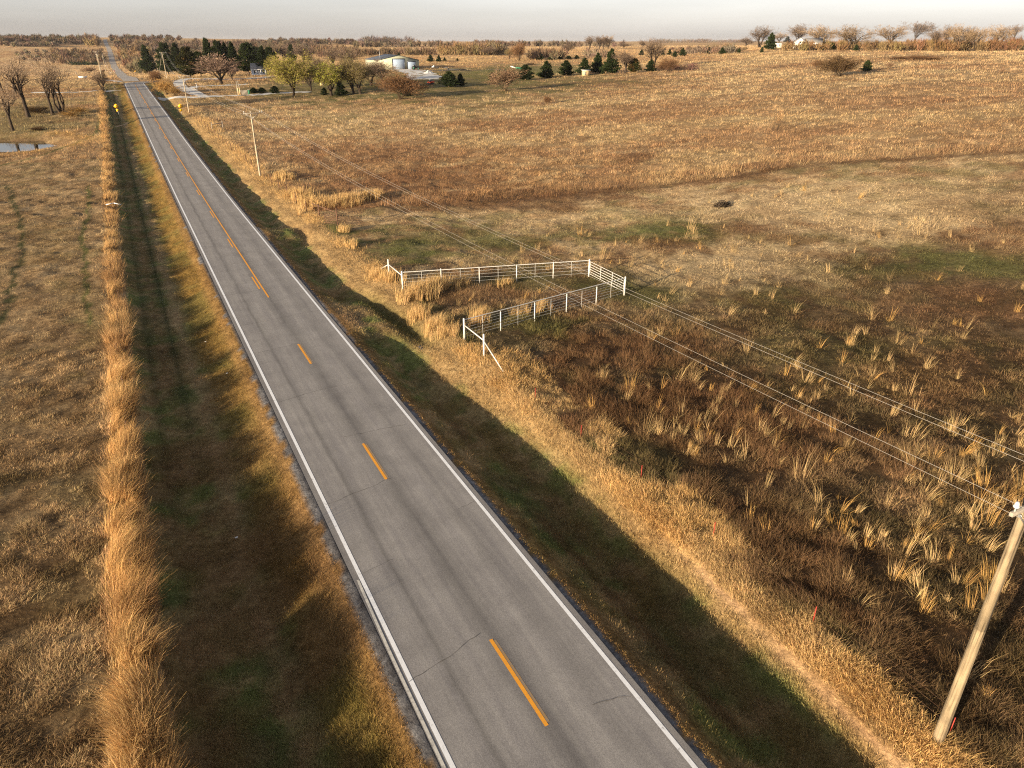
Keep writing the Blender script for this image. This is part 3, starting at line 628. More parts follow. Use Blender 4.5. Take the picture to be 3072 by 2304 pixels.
# tall golden bunchgrass standing out of the pasture on the right
bx = grng.uniform(20.5, 75, 16000); by = grng.uniform(1, 66, 16000)
wgt = np.exp(-((np.hypot(bx-31, (by-13)*.9))/11)**2)*.19*(.25+1.7*(fbm(bx, by, 4, 92) > .5))+.008+.03*(fbm(bx, by, 7, 91) > .6)
kk = grng.uniform(0, 1, 16000) < wgt; bx, by = bx[kk], by[kk]; nb_ = len(bx)
bc = np.where(grng.uniform(0, 1, (nb_, 1)) < .25, GOLD*1.1, np.array((.52, .365, .175)))*grng.uniform(.75, 1.2, (nb_, 1))
bh = np.exp(grng.normal(-.18, .36, nb_)); bz = zground(bx, by); bp = []
for g_ in range(4):
    m = np.arange(nb_) % 4 == g_; la = (grng.normal(.13, .22, m.sum()), grng.normal(.02, .22, m.sum()))
    bp.append(blades(bx[m], by[m], bz[m], bh[m], bc[m], (12, 30, 8, 20)[g_], bh[m]*(.10, .2, .08, .16)[g_], (.02, (.22, .34, .5, .42)[g_]), .0095, grng, la, jit=.35))
    bp.append(blades(bx[m], by[m], bz[m], bh[m]*.5, bc[m]*.85, 18, bh[m]*.3, (.4, 1.35), .010, grng, (.1, .05), jit=.35))
# tall reeds in and around the pipe pen and the clump by the rusty gate
pen = []
for q, n_, ry_, rx_, hh in ((A7(500, 440), 40, .9, 1.6, 1.75), (A7(600, 400), 26, .8, 1.0, 1.5), (A7(420, 470), 20, .7, .9, 1.2), (A7(480, 590), 22, .7, .8, 1.3), (A7(580, 670), 30, .9, 1.1, 1.2), (A7(900, 620), 26, .7, .9, 1.5), (A7(680, 700), 24, .8, 1.0, 1.0), (A7(780, 360), 18, .8, 1.0, 1.0), (A7(300, 330), 24, .9, .8, 1.3), (A7(200, 290), 20, 1.2, .8, 1.0), (A7(1180, 560), 12, .7, 1.2, .9), (A7(1340, 520), 10, .6, .9, .9), (A7(1080, 360), 8, .5, .8, .8),
                           (SC(690, 445), 60, 2.2, 2.2, 1.7), (SC(745, 440), 50, 1.6, 2.2, 1.6), (SC(800, 430), 44, 1.4, 2.2, 1.4), (SC(650, 425), 46, 3.0, 1.8, 1.4), (SC(615, 385), 36, 4.0, 1.3, 1.1), (SC(745, 500), 14, 1.0, .6, .9), (SC(760, 530), 16, 1.2, .6, .9)):
    p_ = at(*q); x = p_[0]+grng.normal(0, rx_*.5, n_); y = p_[1]+grng.normal(0, ry_*.5, n_)
    cc = np.where(grng.uniform(0, 1, (n_, 1)) < .3, TAN*1.05, np.array((.47, .315, .14)))
    pen.append(blades(x, y, zground(x, y), hh*grng.uniform(.7, 1.05, n_), cc, 26, .28, (.02, .32), .017*max(1, p_[1]/45), grng, (.12, .03)))
stuff('bunchgrass', bp+pen, M_BLADE)
# ------------------------------------------------------------------ plant builders: each returns part meshes once; things are copies
def perp(d, rng):
    v = rng.normal(size=3); v -= d*(v@d); return v/(np.linalg.norm(v)+1e-9)
def twig_quads(segs, cols, rng):
    S = np.array([(*a, *b, r0, r1) for a, b, r0, r1 in segs]); P0, P1, r0, r1 = S[:, :3], S[:, 3:6], S[:, 6:7], S[:, 7:8]
    D = P1-P0; Rn = rng.normal(size=D.shape); U = np.cross(D, Rn); U /= np.linalg.norm(U, axis=1, keepdims=True)+1e-9
    V = np.stack([P0-U*r0, P0+U*r0, P1+U*r1, P1-U*r1], 1).reshape(-1, 3); k = np.arange(len(S))*4
    return V, [np.stack([k, k+1, k+2, k+3], 1)], np.repeat(cols, 4, 0)
def bare_tree(seed, H=12.0, fork=.28, spread=.75, stems=1, limbs=5, dens=1.3, bark=(.040, .031, .024), twig=(.135, .098, .072), leaf=None, leafn=0, leafs=.16, up=.10, tw=.03, trunk_r=None):
    rng = np.random.default_rng(seed); big, small = [], []
    def grow(p, d, L, r, lvl, mx):
        n_ = 4 if lvl < 3 else 2
        for i in range(n_):
            d = d+rng.normal(size=3)*(.13 if lvl else .05)+np.array([0, 0, up*(lvl > 0)]); d = d/np.linalg.norm(d)
            q = p+d*L/n_; ra = r*(1-.6*i/n_); rb = max(r*(1-.6*(i+1)/n_), .006)
            (big if lvl <= 2 else small).append((p, q, max(ra, tw*.8), max(rb, tw*.6)))
            p = q
            if lvl < mx and (lvl > 0 or i >= n_-1) and (i >= 1 or lvl >= 2):
                for _ in range(max(1, int((2.4 if lvl == 2 else 1.9)*dens+rng.uniform(0, 1)))):
                    a = rng.uniform(.45, .95); c = d*math.cos(a)+perp(d, rng)*math.sin(a)
                    grow(p, c/np.linalg.norm(c), L*rng.uniform(.42, .68), rb*.6, lvl+1, mx)
        if lvl == mx-1:
            for _ in range(2): c = d+perp(d, rng)*.5; grow(p, c/np.linalg.norm(c), L*.5, rb*.7, mx, mx)
    for s_ in range(stems):
        lean = perp(np.array([0, 0, 1.]), rng)*rng.uniform(.08, .35)*(stems > 1)
        d = np.array([0, 0, 1.])+lean; d /= np.linalg.norm(d); r = (trunk_r or H*.027)*(.75 if stems > 1 else 1); p = np.array([lean[0]*.6, lean[1]*.6, -.2]); FL = H*fork
        for i in range(3):
            q = p+d*FL/3+rng.normal(size=3)*.06; big.append((p, q, r*(1.25 if i == 0 else 1)*(1-.08*i), r*(1-.08*(i+1)))); p = q
        nl = limbs if stems == 1 else max(2, limbs-2)
        for k in range(nl):
            az = 2*math.pi*(k+rng.uniform(-.3, .3))/nl; a = rng.uniform(.25, .8)*spread if k else .1
            dd_ = np.array([math.cos(az)*math.sin(a), math.sin(az)*math.sin(a), math.cos(a)])+d*.3
            grow(p-d*FL*rng.uniform(0, .25)*(k > 0), dd_/np.linalg.norm(dd_), H*(1-fork)*rng.uniform(.52, .75), r*.62, 1, 4)
    zt = max(s_[1][2] for s_ in small); sc = H/zt
    S = [(a*sc, b*sc, r0, r1) for a, b, r0, r1 in big]
    V, F = tube_np([s_[0] for s_ in S], [s_[1] for s_ in S], [s_[2] for s_ in S], [s_[3] for s_ in S], 5)
    bc_ = np.tile(np.array(bark), (len(V), 1))*rng.uniform(.8, 1.2, (len(V), 1))
    trunk = mesh_np('trunk', V, F, M_TWIG, bc_)
    S2 = [(a*sc, b*sc, r0, r1) for a, b, r0, r1 in small]
    tc_ = np.tile(np.array(twig), (len(S2), 1))*rng.uniform(.7, 1.3, (len(S2), 1))
    P = [twig_quads(S2, tc_, rng)]
    if leaf is not None:
        ends = np.array([s_[1] for s_ in S2]); pk = ends[rng.integers(0, len(ends), leafn)]+rng.normal(size=(leafn, 3))*.25
        A = rng.normal(size=(leafn, 3)); B = rng.normal(size=(leafn, 3)); A *= leafs/np.linalg.norm(A, axis=1, keepdims=True); B *= leafs*.6/np.linalg.norm(B, axis=1, keepdims=True)
        V = np.stack([pk-A, pk+B, pk+A], 1).reshape(-1, 3); lc = np.array(leaf)*rng.uniform(.65, 1.35, (leafn, 1))
        P.append((V, [np.arange(leafn*3).reshape(-1, 3)], np.repeat(lc, 3, 0)))
    V, F, C = join(P)
    return {'H': H, 'W': float(np.percentile(np.hypot(V[:, 0], V[:, 1]), 86)*2), 'trunk': trunk, 'crown': mesh_np('crown', V, F, M_LEAF if leaf is not None else M_TWIG, np.clip(C, 0, 1))}
def conifer(seed, H=6.0, W=4.6, n=4200, col=(.030, .042, .016), bare=.04, shape=.8, size=.34, orange=0.0, tiers=0):
    rng = np.random.default_rng(seed)
    nbr = 110; bu = rng.uniform(0, 1, nbr)**1.2; ba = rng.uniform(0, 2*math.pi, nbr); bl = rng.uniform(.42, 1.38, nbr)
    if tiers: bu = (np.floor(bu*tiers)+rng.uniform(.1, .65, nbr))/tiers
    k_ = rng.integers(0, nbr, n); tt = rng.uniform(.12, 1.0, n)**.7
    prof = np.clip(1-bu, 0, 1)**shape*np.clip(.55+bu*4, 0, 1)+.05
    rr_ = W/2*.92*prof[k_]*bl[k_]*tt; wdt = .10+.16*tt*prof[k_]
    az = ba[k_]+rng.normal(size=n)*.26; u = np.clip(bu[k_]+.13*tt*prof[k_]*W/H+rng.normal(size=n)*.025, 0, 1)
    P = np.stack([np.cos(az)*rr_, np.sin(az)*rr_, H*(bare+(1-bare)*u)+rng.normal(size=n)*.08], 1)
    D = np.stack([np.cos(az), np.sin(az), rng.uniform(.15, 1.3, n)+u], 1)+rng.normal(size=(n, 3))*.35; D /= np.linalg.norm(D, axis=1, keepdims=True)
    L = size*rng.uniform(.6, 1.5, n)[:, None]; S_ = np.cross(D, rng.normal(size=(n, 3))); S_ /= np.linalg.norm(S_, axis=1, keepdims=True); S2_ = np.cross(D, S_)
    T = P+D*L; B0 = P-S_*L*.32; B1 = P+S_*L*.32; C0 = P-S2_*L*.32; C1 = P+S2_*L*.32
    V = np.stack([B0, B1, T, C0, C1, T], 1).reshape(-1, 3)
    c = np.array(col)*rng.uniform(.6, 1.5, (n, 1))*np.array((1, 1, 1)); o_ = (fbm(az*1.5, u*5, 1, seed+5, 2) > 1-orange)
    c = np.where(o_[:, None], np.array((.13, .085, .03))*rng.uniform(.7, 1.2, (n, 1)), c)
    top = np.stack([np.zeros(n//40), np.zeros(n//40), np.linspace(.8, 1.03, n//40)*H], 1)
    crown = mesh_np('crown', V, np.arange(n*6).reshape(-1, 3), M_LEAF, np.clip(np.repeat(c, 6, 0), 0, 1))
    tv, tf = tube_np([(0, 0, -.2), (0, 0, H*.4)], [(0, 0, H*.4), (0, 0, H*.92)], [H*.022, H*.016], [H*.016, H*.004], 6)
    trunk = mesh_np('trunk', tv, tf, M_TWIG, np.tile((.09, .065, .05), (len(tv), 1)))
    return {'H': H, 'W': W*.95, 'trunk': trunk, 'crown': crown}
PROTO = {
 'bare_a': bare_tree(1, 12, .25, .8, 1, 5), 'bare_b': bare_tree(2, 12, .3, .65, 1, 5), 'bare_c': bare_tree(3, 12, .18, .9, 2, 5), 'bare_d': bare_tree(4, 12, .22, .55, 3, 5, .9),
 'pink': bare_tree(5, 11, .2, 1.0, 1, 6, 1.15, twig=(.24, .165, .125)), 'oak': bare_tree(6, 12, .2, 1.05, 1, 6, 1.1, twig=(.23, .165, .105)),
 'willow_a': bare_tree(7, 13, .17, .95, 2, 6, 1.1, twig=(.26, .20, .09), leaf=(.27, .25, .055), leafn=11000, leafs=.19), 'willow_b': bare_tree(8, 11, .2, .9, 1, 6, 1.1, twig=(.22, .17, .09), leaf=(.25, .25, .045), leafn=8000, leafs=.18), 'willow_c': bare_tree(9, 12, .25, .7, 2, 5, 1.1, twig=(.21, .165, .10), leaf=(.22, .18, .06), leafn=4500, leafs=.15),
 'redbush': bare_tree(10, 6, .05, 1.25, 7, 5, .75, bark=(.06, .042, .028), twig=(.165, .095, .052), tw=.022, trunk_r=.06, leaf=(.20, .105, .048), leafn=3000, leafs=.10),
 'tanbush': bare_tree(12, 6, .05, 1.25, 6, 5, .75, bark=(.07, .052, .035), twig=(.21, .135, .085), tw=.024, trunk_r=.06),
 'thorn': bare_tree(14, 6, .05, 1.35, 9, 5, .8, bark=(.06, .045, .03), twig=(.115, .075, .042), tw=.026, trunk_r=.06, leaf=(.12, .078, .036), leafn=3500, leafs=.12),
 'pond_a': bare_tree(31, 13, .36, .5, 1, 4, .85, up=.16, bark=(.055, .042, .032), twig=(.27, .20, .14), tw=.02), 'pond_b': bare_tree(32, 13, .22, .5, 3, 4, .85, up=.16, bark=(.050, .038, .030), twig=(.27, .20, .14), tw=.02), 'pond_c': bare_tree(33, 13, .42, .55, 1, 4, .9, up=.12, bark=(.050, .038, .030), twig=(.25, .185, .13), tw=.02),
 'sapling': bare_tree(13, 3, .15, .7, 1, 4, .5, twig=(.30, .18, .09), tw=.012, trunk_r=.035),
 'golden': bare_tree(15, 5, .05, 1.1, 8, 5, .6, twig=(.36, .22, .08), tw=.016, trunk_r=.05, leaf=(.36, .21, .07), leafn=2200, leafs=.12),
 'cedar_a': conifer(21, 6, 4.4), 'cedar_b': conifer(22, 6, 4.6, shape=.65), 'cedar_c': conifer(23, 6, 4.0, shape=.95), 'cedar_o': conifer(24, 6, 4.6, orange=.42, shape=.6, col=(.05, .055, .02)),
 'pine_a': conifer(25, 12, 6.2, 4800, (.030, .043, .017), .12, .62, .55, tiers=7), 'pine_b': conifer(26, 12, 6.8, 4800, (.034, .046, .017), .10, .5, .6, tiers=5), 'pine_o': conifer(27, 12, 7.5, 5000, (.042, .042, .016), .08, .7, .55, .22, 6),
}
prng = random.Random(3)
def plant(name, proto, base, top_y, wpx, label, cat, group=None, parts=True, rz=None, pos=None, hscale=1.0):
    P = at(*base) if pos is None else np.array(pos, float); pr = PROTO[proto]
    h = tall(P, top_y[1] if hasattr(top_y, '__len__') else top_y)*hscale; w = wide(P, wpx)
    t_ = thing(name, label, cat, P-np.array([0, 0, .1]), prng.uniform(0, 6.28) if rz is None else rz, group, (w/pr['W'], w/pr['W'], h/pr['H']))
    link('trunk', pr['trunk'], t_); link('crown', pr['crown'], t_)
    return t_
K = 800/2212
def lab3(kind, x, base, top, w, proto, label, name='bare_tree', cat='tree', group=None, fr=A3, k=K): return plant(name, proto, fr(x, base), fr(x, top), w*k, label, cat, group)
# left of the road, by the pond
G1 = 'bare trees by the pond'
for proto, x, b, tp, w, lb in (('pond_b', 510, 800, 268, 250, 'tall dark bare tree with forked trunk standing in golden brush beyond the pond'), ('pond_a', 437, 810, 330, 190, 'thinner many-stemmed bare tree close left of the tall forked one beyond the pond'), ('pond_c', 235, 832, 280, 230, 'tall leaning bare tree above the dark thicket behind the pond'), ('pond_a', 107, 945, 500, 200, 'smaller bare tree on the stony far bank of the pond'), ('pond_a', 130, 640, 340, 190, 'faint bare tree in the left field behind the leaning pond tree'), ('pond_c', 20, 620, 290, 150, 'pale bare tree at the left edge of the photo in the far field')):
    plant('bare_tree', proto, A1(x, b), A1(x, tp), w*K*1.15, lb, 'tree', G1)
plant('bare_tree', 'bare_d', A1(855, 622), A1(855, 440), 130*K, 'scrubby bare tree in front of the utility poles left of the road', 'tree')
plant('shrub', 'tanbush', A1(740, 468), A1(740, 408), 110*K, 'round tan shrub in the field left of the utility poles', 'shrub')
plant('shrub', 'golden', A1(650, 800), A1(650, 735), 150*K, 'golden brush clump right of the tall forked tree beyond the pond', 'shrub')
plant('shrub', 'golden', A1(585, 830), A1(585, 770), 130*K, 'golden brush clump at the foot of the tall forked tree', 'shrub')
plant('shrub', 'thorn', A1(330, 800), A1(330, 730), 190*K, 'low dark thicket behind the pond between two bare trees', 'shrub')
plant('shrub', 'thorn', A1(300, 945), A1(300, 905), 110*K, 'low dark shrub on the far bank of the pond', 'shrub')
# right of the bend: the pine grove around the house
G2 = 'conifers of the grove around the house'
for proto, x, b, tp, w, lb in (('pine_a', 1240, 478, 240, 100, 'dark conifer of the grove standing farthest left behind the transformer pole'), ('pine_b', 1400, 482, 218, 130, 'dark conifer just right of the tall pole at the bend'), ('pine_a', 1490, 480, 222, 100, 'slim dark conifer second behind the tall pole at the bend'), ('pine_o', 1580, 505, 255, 190, 'broad conifer with rust tinted side in front of the grove'), ('pine_b', 1668, 492, 290, 110, 'dark conifer close left of the pale round bare tree'), ('pine_a', 1752, 482, 183, 100, 'tallest pointed dark conifer of the grove'), ('pine_b', 1840, 475, 200, 120, 'dark broad conifer above the pale round bare tree'), ('pine_a', 1897, 478, 218, 90, 'narrow dark conifer above right of the pale bare tree'), ('pine_a', 1952, 482, 214, 80, 'narrowest dark conifer left of the pale blue house'), ('pine_b', 2065, 478, 222, 140, 'wide dark conifer just behind the left end of the house')):
    plant('conifer', proto, A1(x, b), A1(x, tp), w*K*1.15, lb, 'conifer', G2)
for proto, x, b, tp, w, lb in (('pine_b', 130, 318, 135, 140, 'tall dark conifer rising behind the house roof'), ('pine_b', 195, 312, 168, 120, 'rounded dark conifer behind the right half of the house'), ('pine_a', 258, 398, 165, 110, 'dark conifer at the right end of the house'), ('pine_b', 318, 372, 172, 120, 'dark conifer behind the left side of the big yellow green willow'), ('pine_a', 18, 385, 132, 80, 'dark conifer left of the house porch'), ('pine_a', 490, 300, 150, 70, 'small dark conifer showing above the big willow crown'), ('pine_b', 620, 290, 205, 70, 'dark conifer top between the willow crowns')):
    plant('conifer', proto, A2(x, b), A2(x, tp), w*K*1.1, lb, 'conifer', G2)
plant('bare_tree', 'pink', A1(1835, 560), A1(1835, 283), 300*K, 'pale pinkish round bare tree on the lawn inside the loop drive', 'tree')
plant('bare_tree', 'pink', A1(1925, 520), A1(1925, 380), 120*K, 'smaller pale bare tree right behind the pinkish round one', 'tree')
for x, b, tp, w, lb in ((1390, 645, 490, 150, 'golden brown brush in front of the tall pole at the bend'), (1450, 655, 560, 110, 'lower golden brush beside the drive entrance'), (1310, 560, 440, 110, 'rust brown brush by the road bend'), (1280, 500, 445, 90, 'small rust brush behind the bend')):
    plant('shrub', 'golden' if x > 1320 else 'redbush', A1(x, b), A1(x, tp), w*K, lb, 'shrub')
for proto, x, b, tp, w, lb in (('willow_a', 500, 587, 180, 350, 'big yellow green willow beside the drive right of the house'), ('bare_c', 648, 530, 235, 190, 'brown bare tree between the two yellow green willows'), ('willow_b', 815, 572, 250, 260, 'smaller bright yellow green willow beside the dark cedar'), ('willow_c', 1003, 556, 205, 230, 'olive brown budding tree with leaning trunk left of the metal shed'), ('willow_c', 1058, 560, 235, 230, 'straight trunked budding tree nearest the left of the metal shed'), ('bare_c', 1140, 490, 240, 260, 'grey brown tree behind the two budding trees by the shed'), ('oak', 1232, 450, 258, 250, 'grey spreading bare tree covering the left front of the metal shed'), ('bare_c', 720, 400, 215, 150, 'bare tree behind the yellow green willows'), ('bare_d', 830, 330, 150, 120, 'tall pale bare tree behind the smaller willow'), ('bare_c', 940, 330, 160, 170, 'ochre bare tree behind the budding trees by the shed'), ('bare_c', 585, 300, 115, 170, 'reddish bare tree above the big willow'), ('bare_c', 420, 290, 115, 170, 'reddish bare tree behind the grove right of the house')):
    plant('tree' if proto.startswith('willow') else 'bare_tree', proto, A2(x, b), A2(x, tp), w*K, lb, 'tree', 'trees around the yard')
plant('shrub', 'redbush', A2(1393, 602), A2(1393, 362), 350*K, 'large russet bush at the field edge in front of the gravel yard', 'shrub')
for proto, x, b, tp, w, lb in (('cedar_a', 892, 572, 455, 105, 'dark green cedar beside the smaller willow'), ('cedar_b', 755, 567, 505, 60, 'small dark cedar by the drive left of the smaller willow'), ('cedar_b', 1790, 500, 375, 165, 'broad dark cedar nearest the red loader'), ('cedar_a', 1885, 492, 392, 90, 'narrower dark cedar joined to the broad one by the loader'), ('cedar_c', 1440, 575, 480, 110, 'dark green cedar half hidden in the large russet bush')):
    plant('cedar', proto, A2(x, b), A2(x, tp), w*K, lb, 'cedar', 'cedars along the yard')
plant('shrub', 'willow_b', A2(866, 482), A2(866, 405), 95*K, 'yellow flowering shrub above the dark cedar beside the willow', 'shrub')
for x, lb in ((170, 'dark low hedge shrub nearest the wooden stand'), (240, 'dark low hedge shrub in the middle of the drive hedge'), (345, 'taller dark hedge shrub at the right end of the drive hedge')):
    plant('hedge_shrub', 'cedar_b', A2(x, 552), A2(x, 505 if x < 300 else 492), 90*K, lb, 'shrub', 'dark hedge beside the drive')
for proto, x, b, tp, w, lb in (('cedar_a', 1380, 292, 163, 140, 'left cedar of the three beyond the shed'), ('cedar_a', 1540, 297, 172, 115, 'middle cedar of the three beyond the shed'), ('cedar_c', 1652, 282, 205, 80, 'small right cedar of the three beyond the shed'), ('cedar_b', 1902, 275, 222, 50, 'tiny lone cedar in the field beyond the trailer'), ('cedar_c', 762, 195, 112, 75, 'dark cedar top showing over the shed roof')):
    plant('cedar', proto, A6(x, b), A6(x, tp), w*340/2212, lb, 'cedar', 'cedars in the field beyond the shed')
# hedgerow of cedars and bushes across the middle
plant('shrub', 'tanbush', A3(322, 530), A3(322, 298), 290*K, 'large tan bare bush at the field edge left of the cedar row', 'shrub')
G3 = 'cedars along the far field edge'
for proto, x, b, tp, w, lb in (('cedar_b', 212, 455, 378, 80, 'small dark cedar behind the left of the large tan bush'), ('cedar_b', 490, 442, 318, 145, 'dark cedar next right of the large tan bush'), ('cedar_a', 662, 428, 290, 145, 'dark cedar standing alone, second right of the large tan bush'), ('cedar_b', 822, 406, 284, 130, 'rounded dark cedar standing alone left of the small pump house'), ('cedar_a', 975, 398, 264, 125, 'dark cedar right behind the small pump house'), ('cedar_c', 1085, 388, 225, 125, 'olive tinted tall cedar between the pump house and the tallest cedar'), ('cedar_a', 1195, 387, 192, 150, 'tallest dark cedar of the field edge row'), ('cedar_o', 1385, 380, 262, 115, 'orange tinted rounded cedar right of the small bare tree'), ('cedar_c', 1525, 372, 275, 100, 'leaning dark cedar left of the reddish round bush'), ('cedar_b', 1130, 394, 352, 40, 'small olive cedar at the foot of the tallest cedar')):
    plant('cedar', proto, A3(x, b), A3(x, tp), w*K, lb, 'cedar', G3)
plant('bare_tree', 'bare_b', A3(1315, 382), A3(1315, 180), 140*K, 'slender ochre bare tree between the tallest and the orange cedar', 'tree')
plant('bare_tree', 'bare_d', A3(1547, 345), A3(1540, 82), 170*K, 'tall grey twisted bare tree behind the leaning cedar', 'tree')
plant('shrub', 'redbush', A3(1670, 372), A3(1670, 245), 165*K, 'reddish round bush at the right end of the cedar row', 'shrub')
G4 = 'small cedars in the far field'
for x, b, tp, w, lb in ((760, 272, 220, 95, 'low dark cedar in the far hedge above the lone cedars'), (845, 272, 240, 60, 'second low cedar right along the far hedge'), (912, 270, 235, 45, 'third and smallest low cedar along the far hedge'), (605, 276, 215, 70, 'bluish dark cedar beside the reddish brown tree in the far hedge'), (700, 276, 240, 60, 'dark flat cedar left of the low cedars in the far hedge'), (1450, 238, 190, 50, 'lone cedar left of the tall grey twisted tree'), (1628, 236, 190, 35, 'slim cedar above the reddish round bush'), (1682, 236, 186, 42, 'cedar next right of the slim one above the reddish bush'), (1725, 252, 205, 52, 'lowest cedar of the trio above the reddish bush'), (1790, 242, 180, 64, 'broad cedar alone right of the trio above the reddish bush'), (1645, 192, 175, 16, 'tiny far cedar above the trio'), (1965, 224, 172, 28, 'slim cedar beside the far brush row'), (2010, 226, 168, 50, 'round cedar at the far brush row'), (2118, 226, 172, 62, 'broad low cedar at the right of the far brush row')):
    plant('cedar', prng.choice(['cedar_a', 'cedar_b', 'cedar_c']), A3(x, b), A3(x, tp), w*K, lb, 'cedar', G4)
G5 = 'bare trees of the far hedges'
for proto, x, b, tp, w, lb in (('redbush', 440, 280, 115, 130, 'reddish brown bare tree in the far hedge above the tan bush'), ('willow_c', 350, 268, 170, 90, 'yellowish low tree left of the reddish one in the far hedge'), ('bare_c', 830, 222, 108, 130, 'brown bare tree left of the four tall far trees'), ('bare_d', 1020, 187, 65, 80, 'tall thin bare tree, leftmost of the four on the skyline'), ('bare_b', 1100, 190, 66, 90, 'second of the four tall bare trees on the skyline'), ('bare_a', 1135, 188, 68, 80, 'third of the four tall bare trees on the skyline'), ('oak', 1172, 187, 60, 105, 'rightmost and widest of the four tall skyline trees'), ('bare_c', 270, 235, 150, 110, 'ochre shrubby tree in the hedge beyond the green lawn'), ('bare_c', 180, 240, 145, 130, 'ochre round tree at the hedge beyond the green lawn'), ('bare_c', 1455, 180, 95, 60, 'thin bare tree on the skyline left of the twisted grey tree'), ('bare_c', 1300, 175, 125, 110, 'low yellowish tree on the skyline right of the four tall ones')):
    plant('bare_tree', proto, A3(x, b), A3(x, tp), w*K, lb, 'tree', G5)
# ridge on the right
K4 = 900/2212; G6 = 'bare trees along the ridge'
for proto, x, b, tp, w, lb in (('bare_c', 162, 268, 188, 90, 'small round bare tree far left on the ridge'), ('bare_d', 262, 277, 105, 120, 'tall rusty bare tree left of the white trailer'), ('oak', 405, 240, 160, 95, 'low rounded bare tree behind the white trailer'), ('bare_d', 545, 255, 95, 135, 'tall dense upright bare tree left of the white house'), ('oak', 700, 280, 95, 180, 'broad pale bare tree rising behind the white house'), ('oak', 925, 292, 94, 215, 'widest bare tree on the ridge right of the white house'), ('oak', 1222, 262, 98, 190, 'broad grey bare tree right of the gap on the ridge'), ('bare_a', 1412, 215, 74, 145, 'tallest thin bare tree at the middle of the ridge'), ('bare_b', 1545, 292, 125, 85, 'slim orange lit bare tree on the ridge'), ('bare_a', 1620, 298, 95, 80, 'straight bare tree with bare lower trunk on the ridge'), ('oak', 1705, 302, 84, 130, 'fan shaped bare tree with two trunks on the ridge'), ('bare_b', 1790, 300, 110, 90, 'narrow bare tree right of the fan shaped one'), ('oak', 1842, 302, 102, 140, 'wide low branched bare tree near the right end of the ridge'), ('oak', 2010, 292, 94, 150, 'dense round bare tree second from the right end of the ridge'), ('bare_a', 2132, 232, 98, 95, 'thin bare tree at the right end of the ridge')):
    plant('bare_tree', proto, A4(x, b), A4(x, tp), w*K4*1.22, lb, 'tree', G6)
G7 = 'small cedars along the ridge'
for x, b, tp, w, lb in ((340, 292, 172, 95, 'tall olive cedar just behind the white trailer'), (70, 298, 264, 32, 'small cedar at the left of the ridge field'), (110, 316, 282, 26, 'smallest cedar at the left of the ridge field'), (278, 313, 272, 30, 'small cedar in front of the tall rusty tree'), (725, 296, 248, 55, 'round cedar below the white house'), (798, 292, 243, 62, 'wider cedar right of the one below the white house'), (970, 302, 255, 36, 'lone cedar below the widest ridge tree'), (1050, 452, 372, 78, 'dark cedar beside the big thorny bush in the field'), (2, 310, 275, 26, 'cedar at the field brow left of the ridge'), (465, 240, 195, 50, 'dark cedar crown right of the white trailer')):
    plant('cedar', prng.choice(['cedar_a', 'cedar_b', 'cedar_c']), A4(x, b), A4(x, tp), w*K4, lb, 'cedar', G7)
plant('shrub', 'thorn', A4(848, 490), A4(848, 306), 235*K4, 'big tangled thorny bush standing alone in the upper field', 'shrub')
plant('shrub', 'redbush', A4(690, 425), A4(690, 362), 90*K4, 'low reddish shrub left of the big thorny bush', 'shrub')
plant('shrub', 'tanbush', A4(1210, 432), A4(1210, 372), 60*K4, 'small tan shrub right of the dark cedar in the upper field', 'shrub')
plant('shrub', 'tanbush', A4(2045, 466), A4(2045, 418), 36*K4, 'small brown shrub at the right edge of the upper field', 'shrub')
plant('shrub', 'sapling', (2333, 396), (2333, 320), 40, 'lone thin sapling in the tan field', 'shrub')
plant('shrub', 'redbush', (1640, 312), (1640, 285), 26, 'tiny rust shrub in the middle of the tan field', 'shrub')
plant('shrub', 'sapling', (1445, 612), (1445, 545), 50, 'low brown bush at the edge of the tall prairie grass', 'shrub')
for i, (x, b, tp, w) in enumerate(((1300, 368, 338, 120), (1420, 366, 330, 140), (1540, 370, 344, 120))):
    plant('shrub', 'redbush', A4(x, b), A4(x, tp), w*K4, ('left end of', 'middle of', 'right end of')[i]+' the low red sumac patch in the upper field', 'shrub', 'red sumac patch')
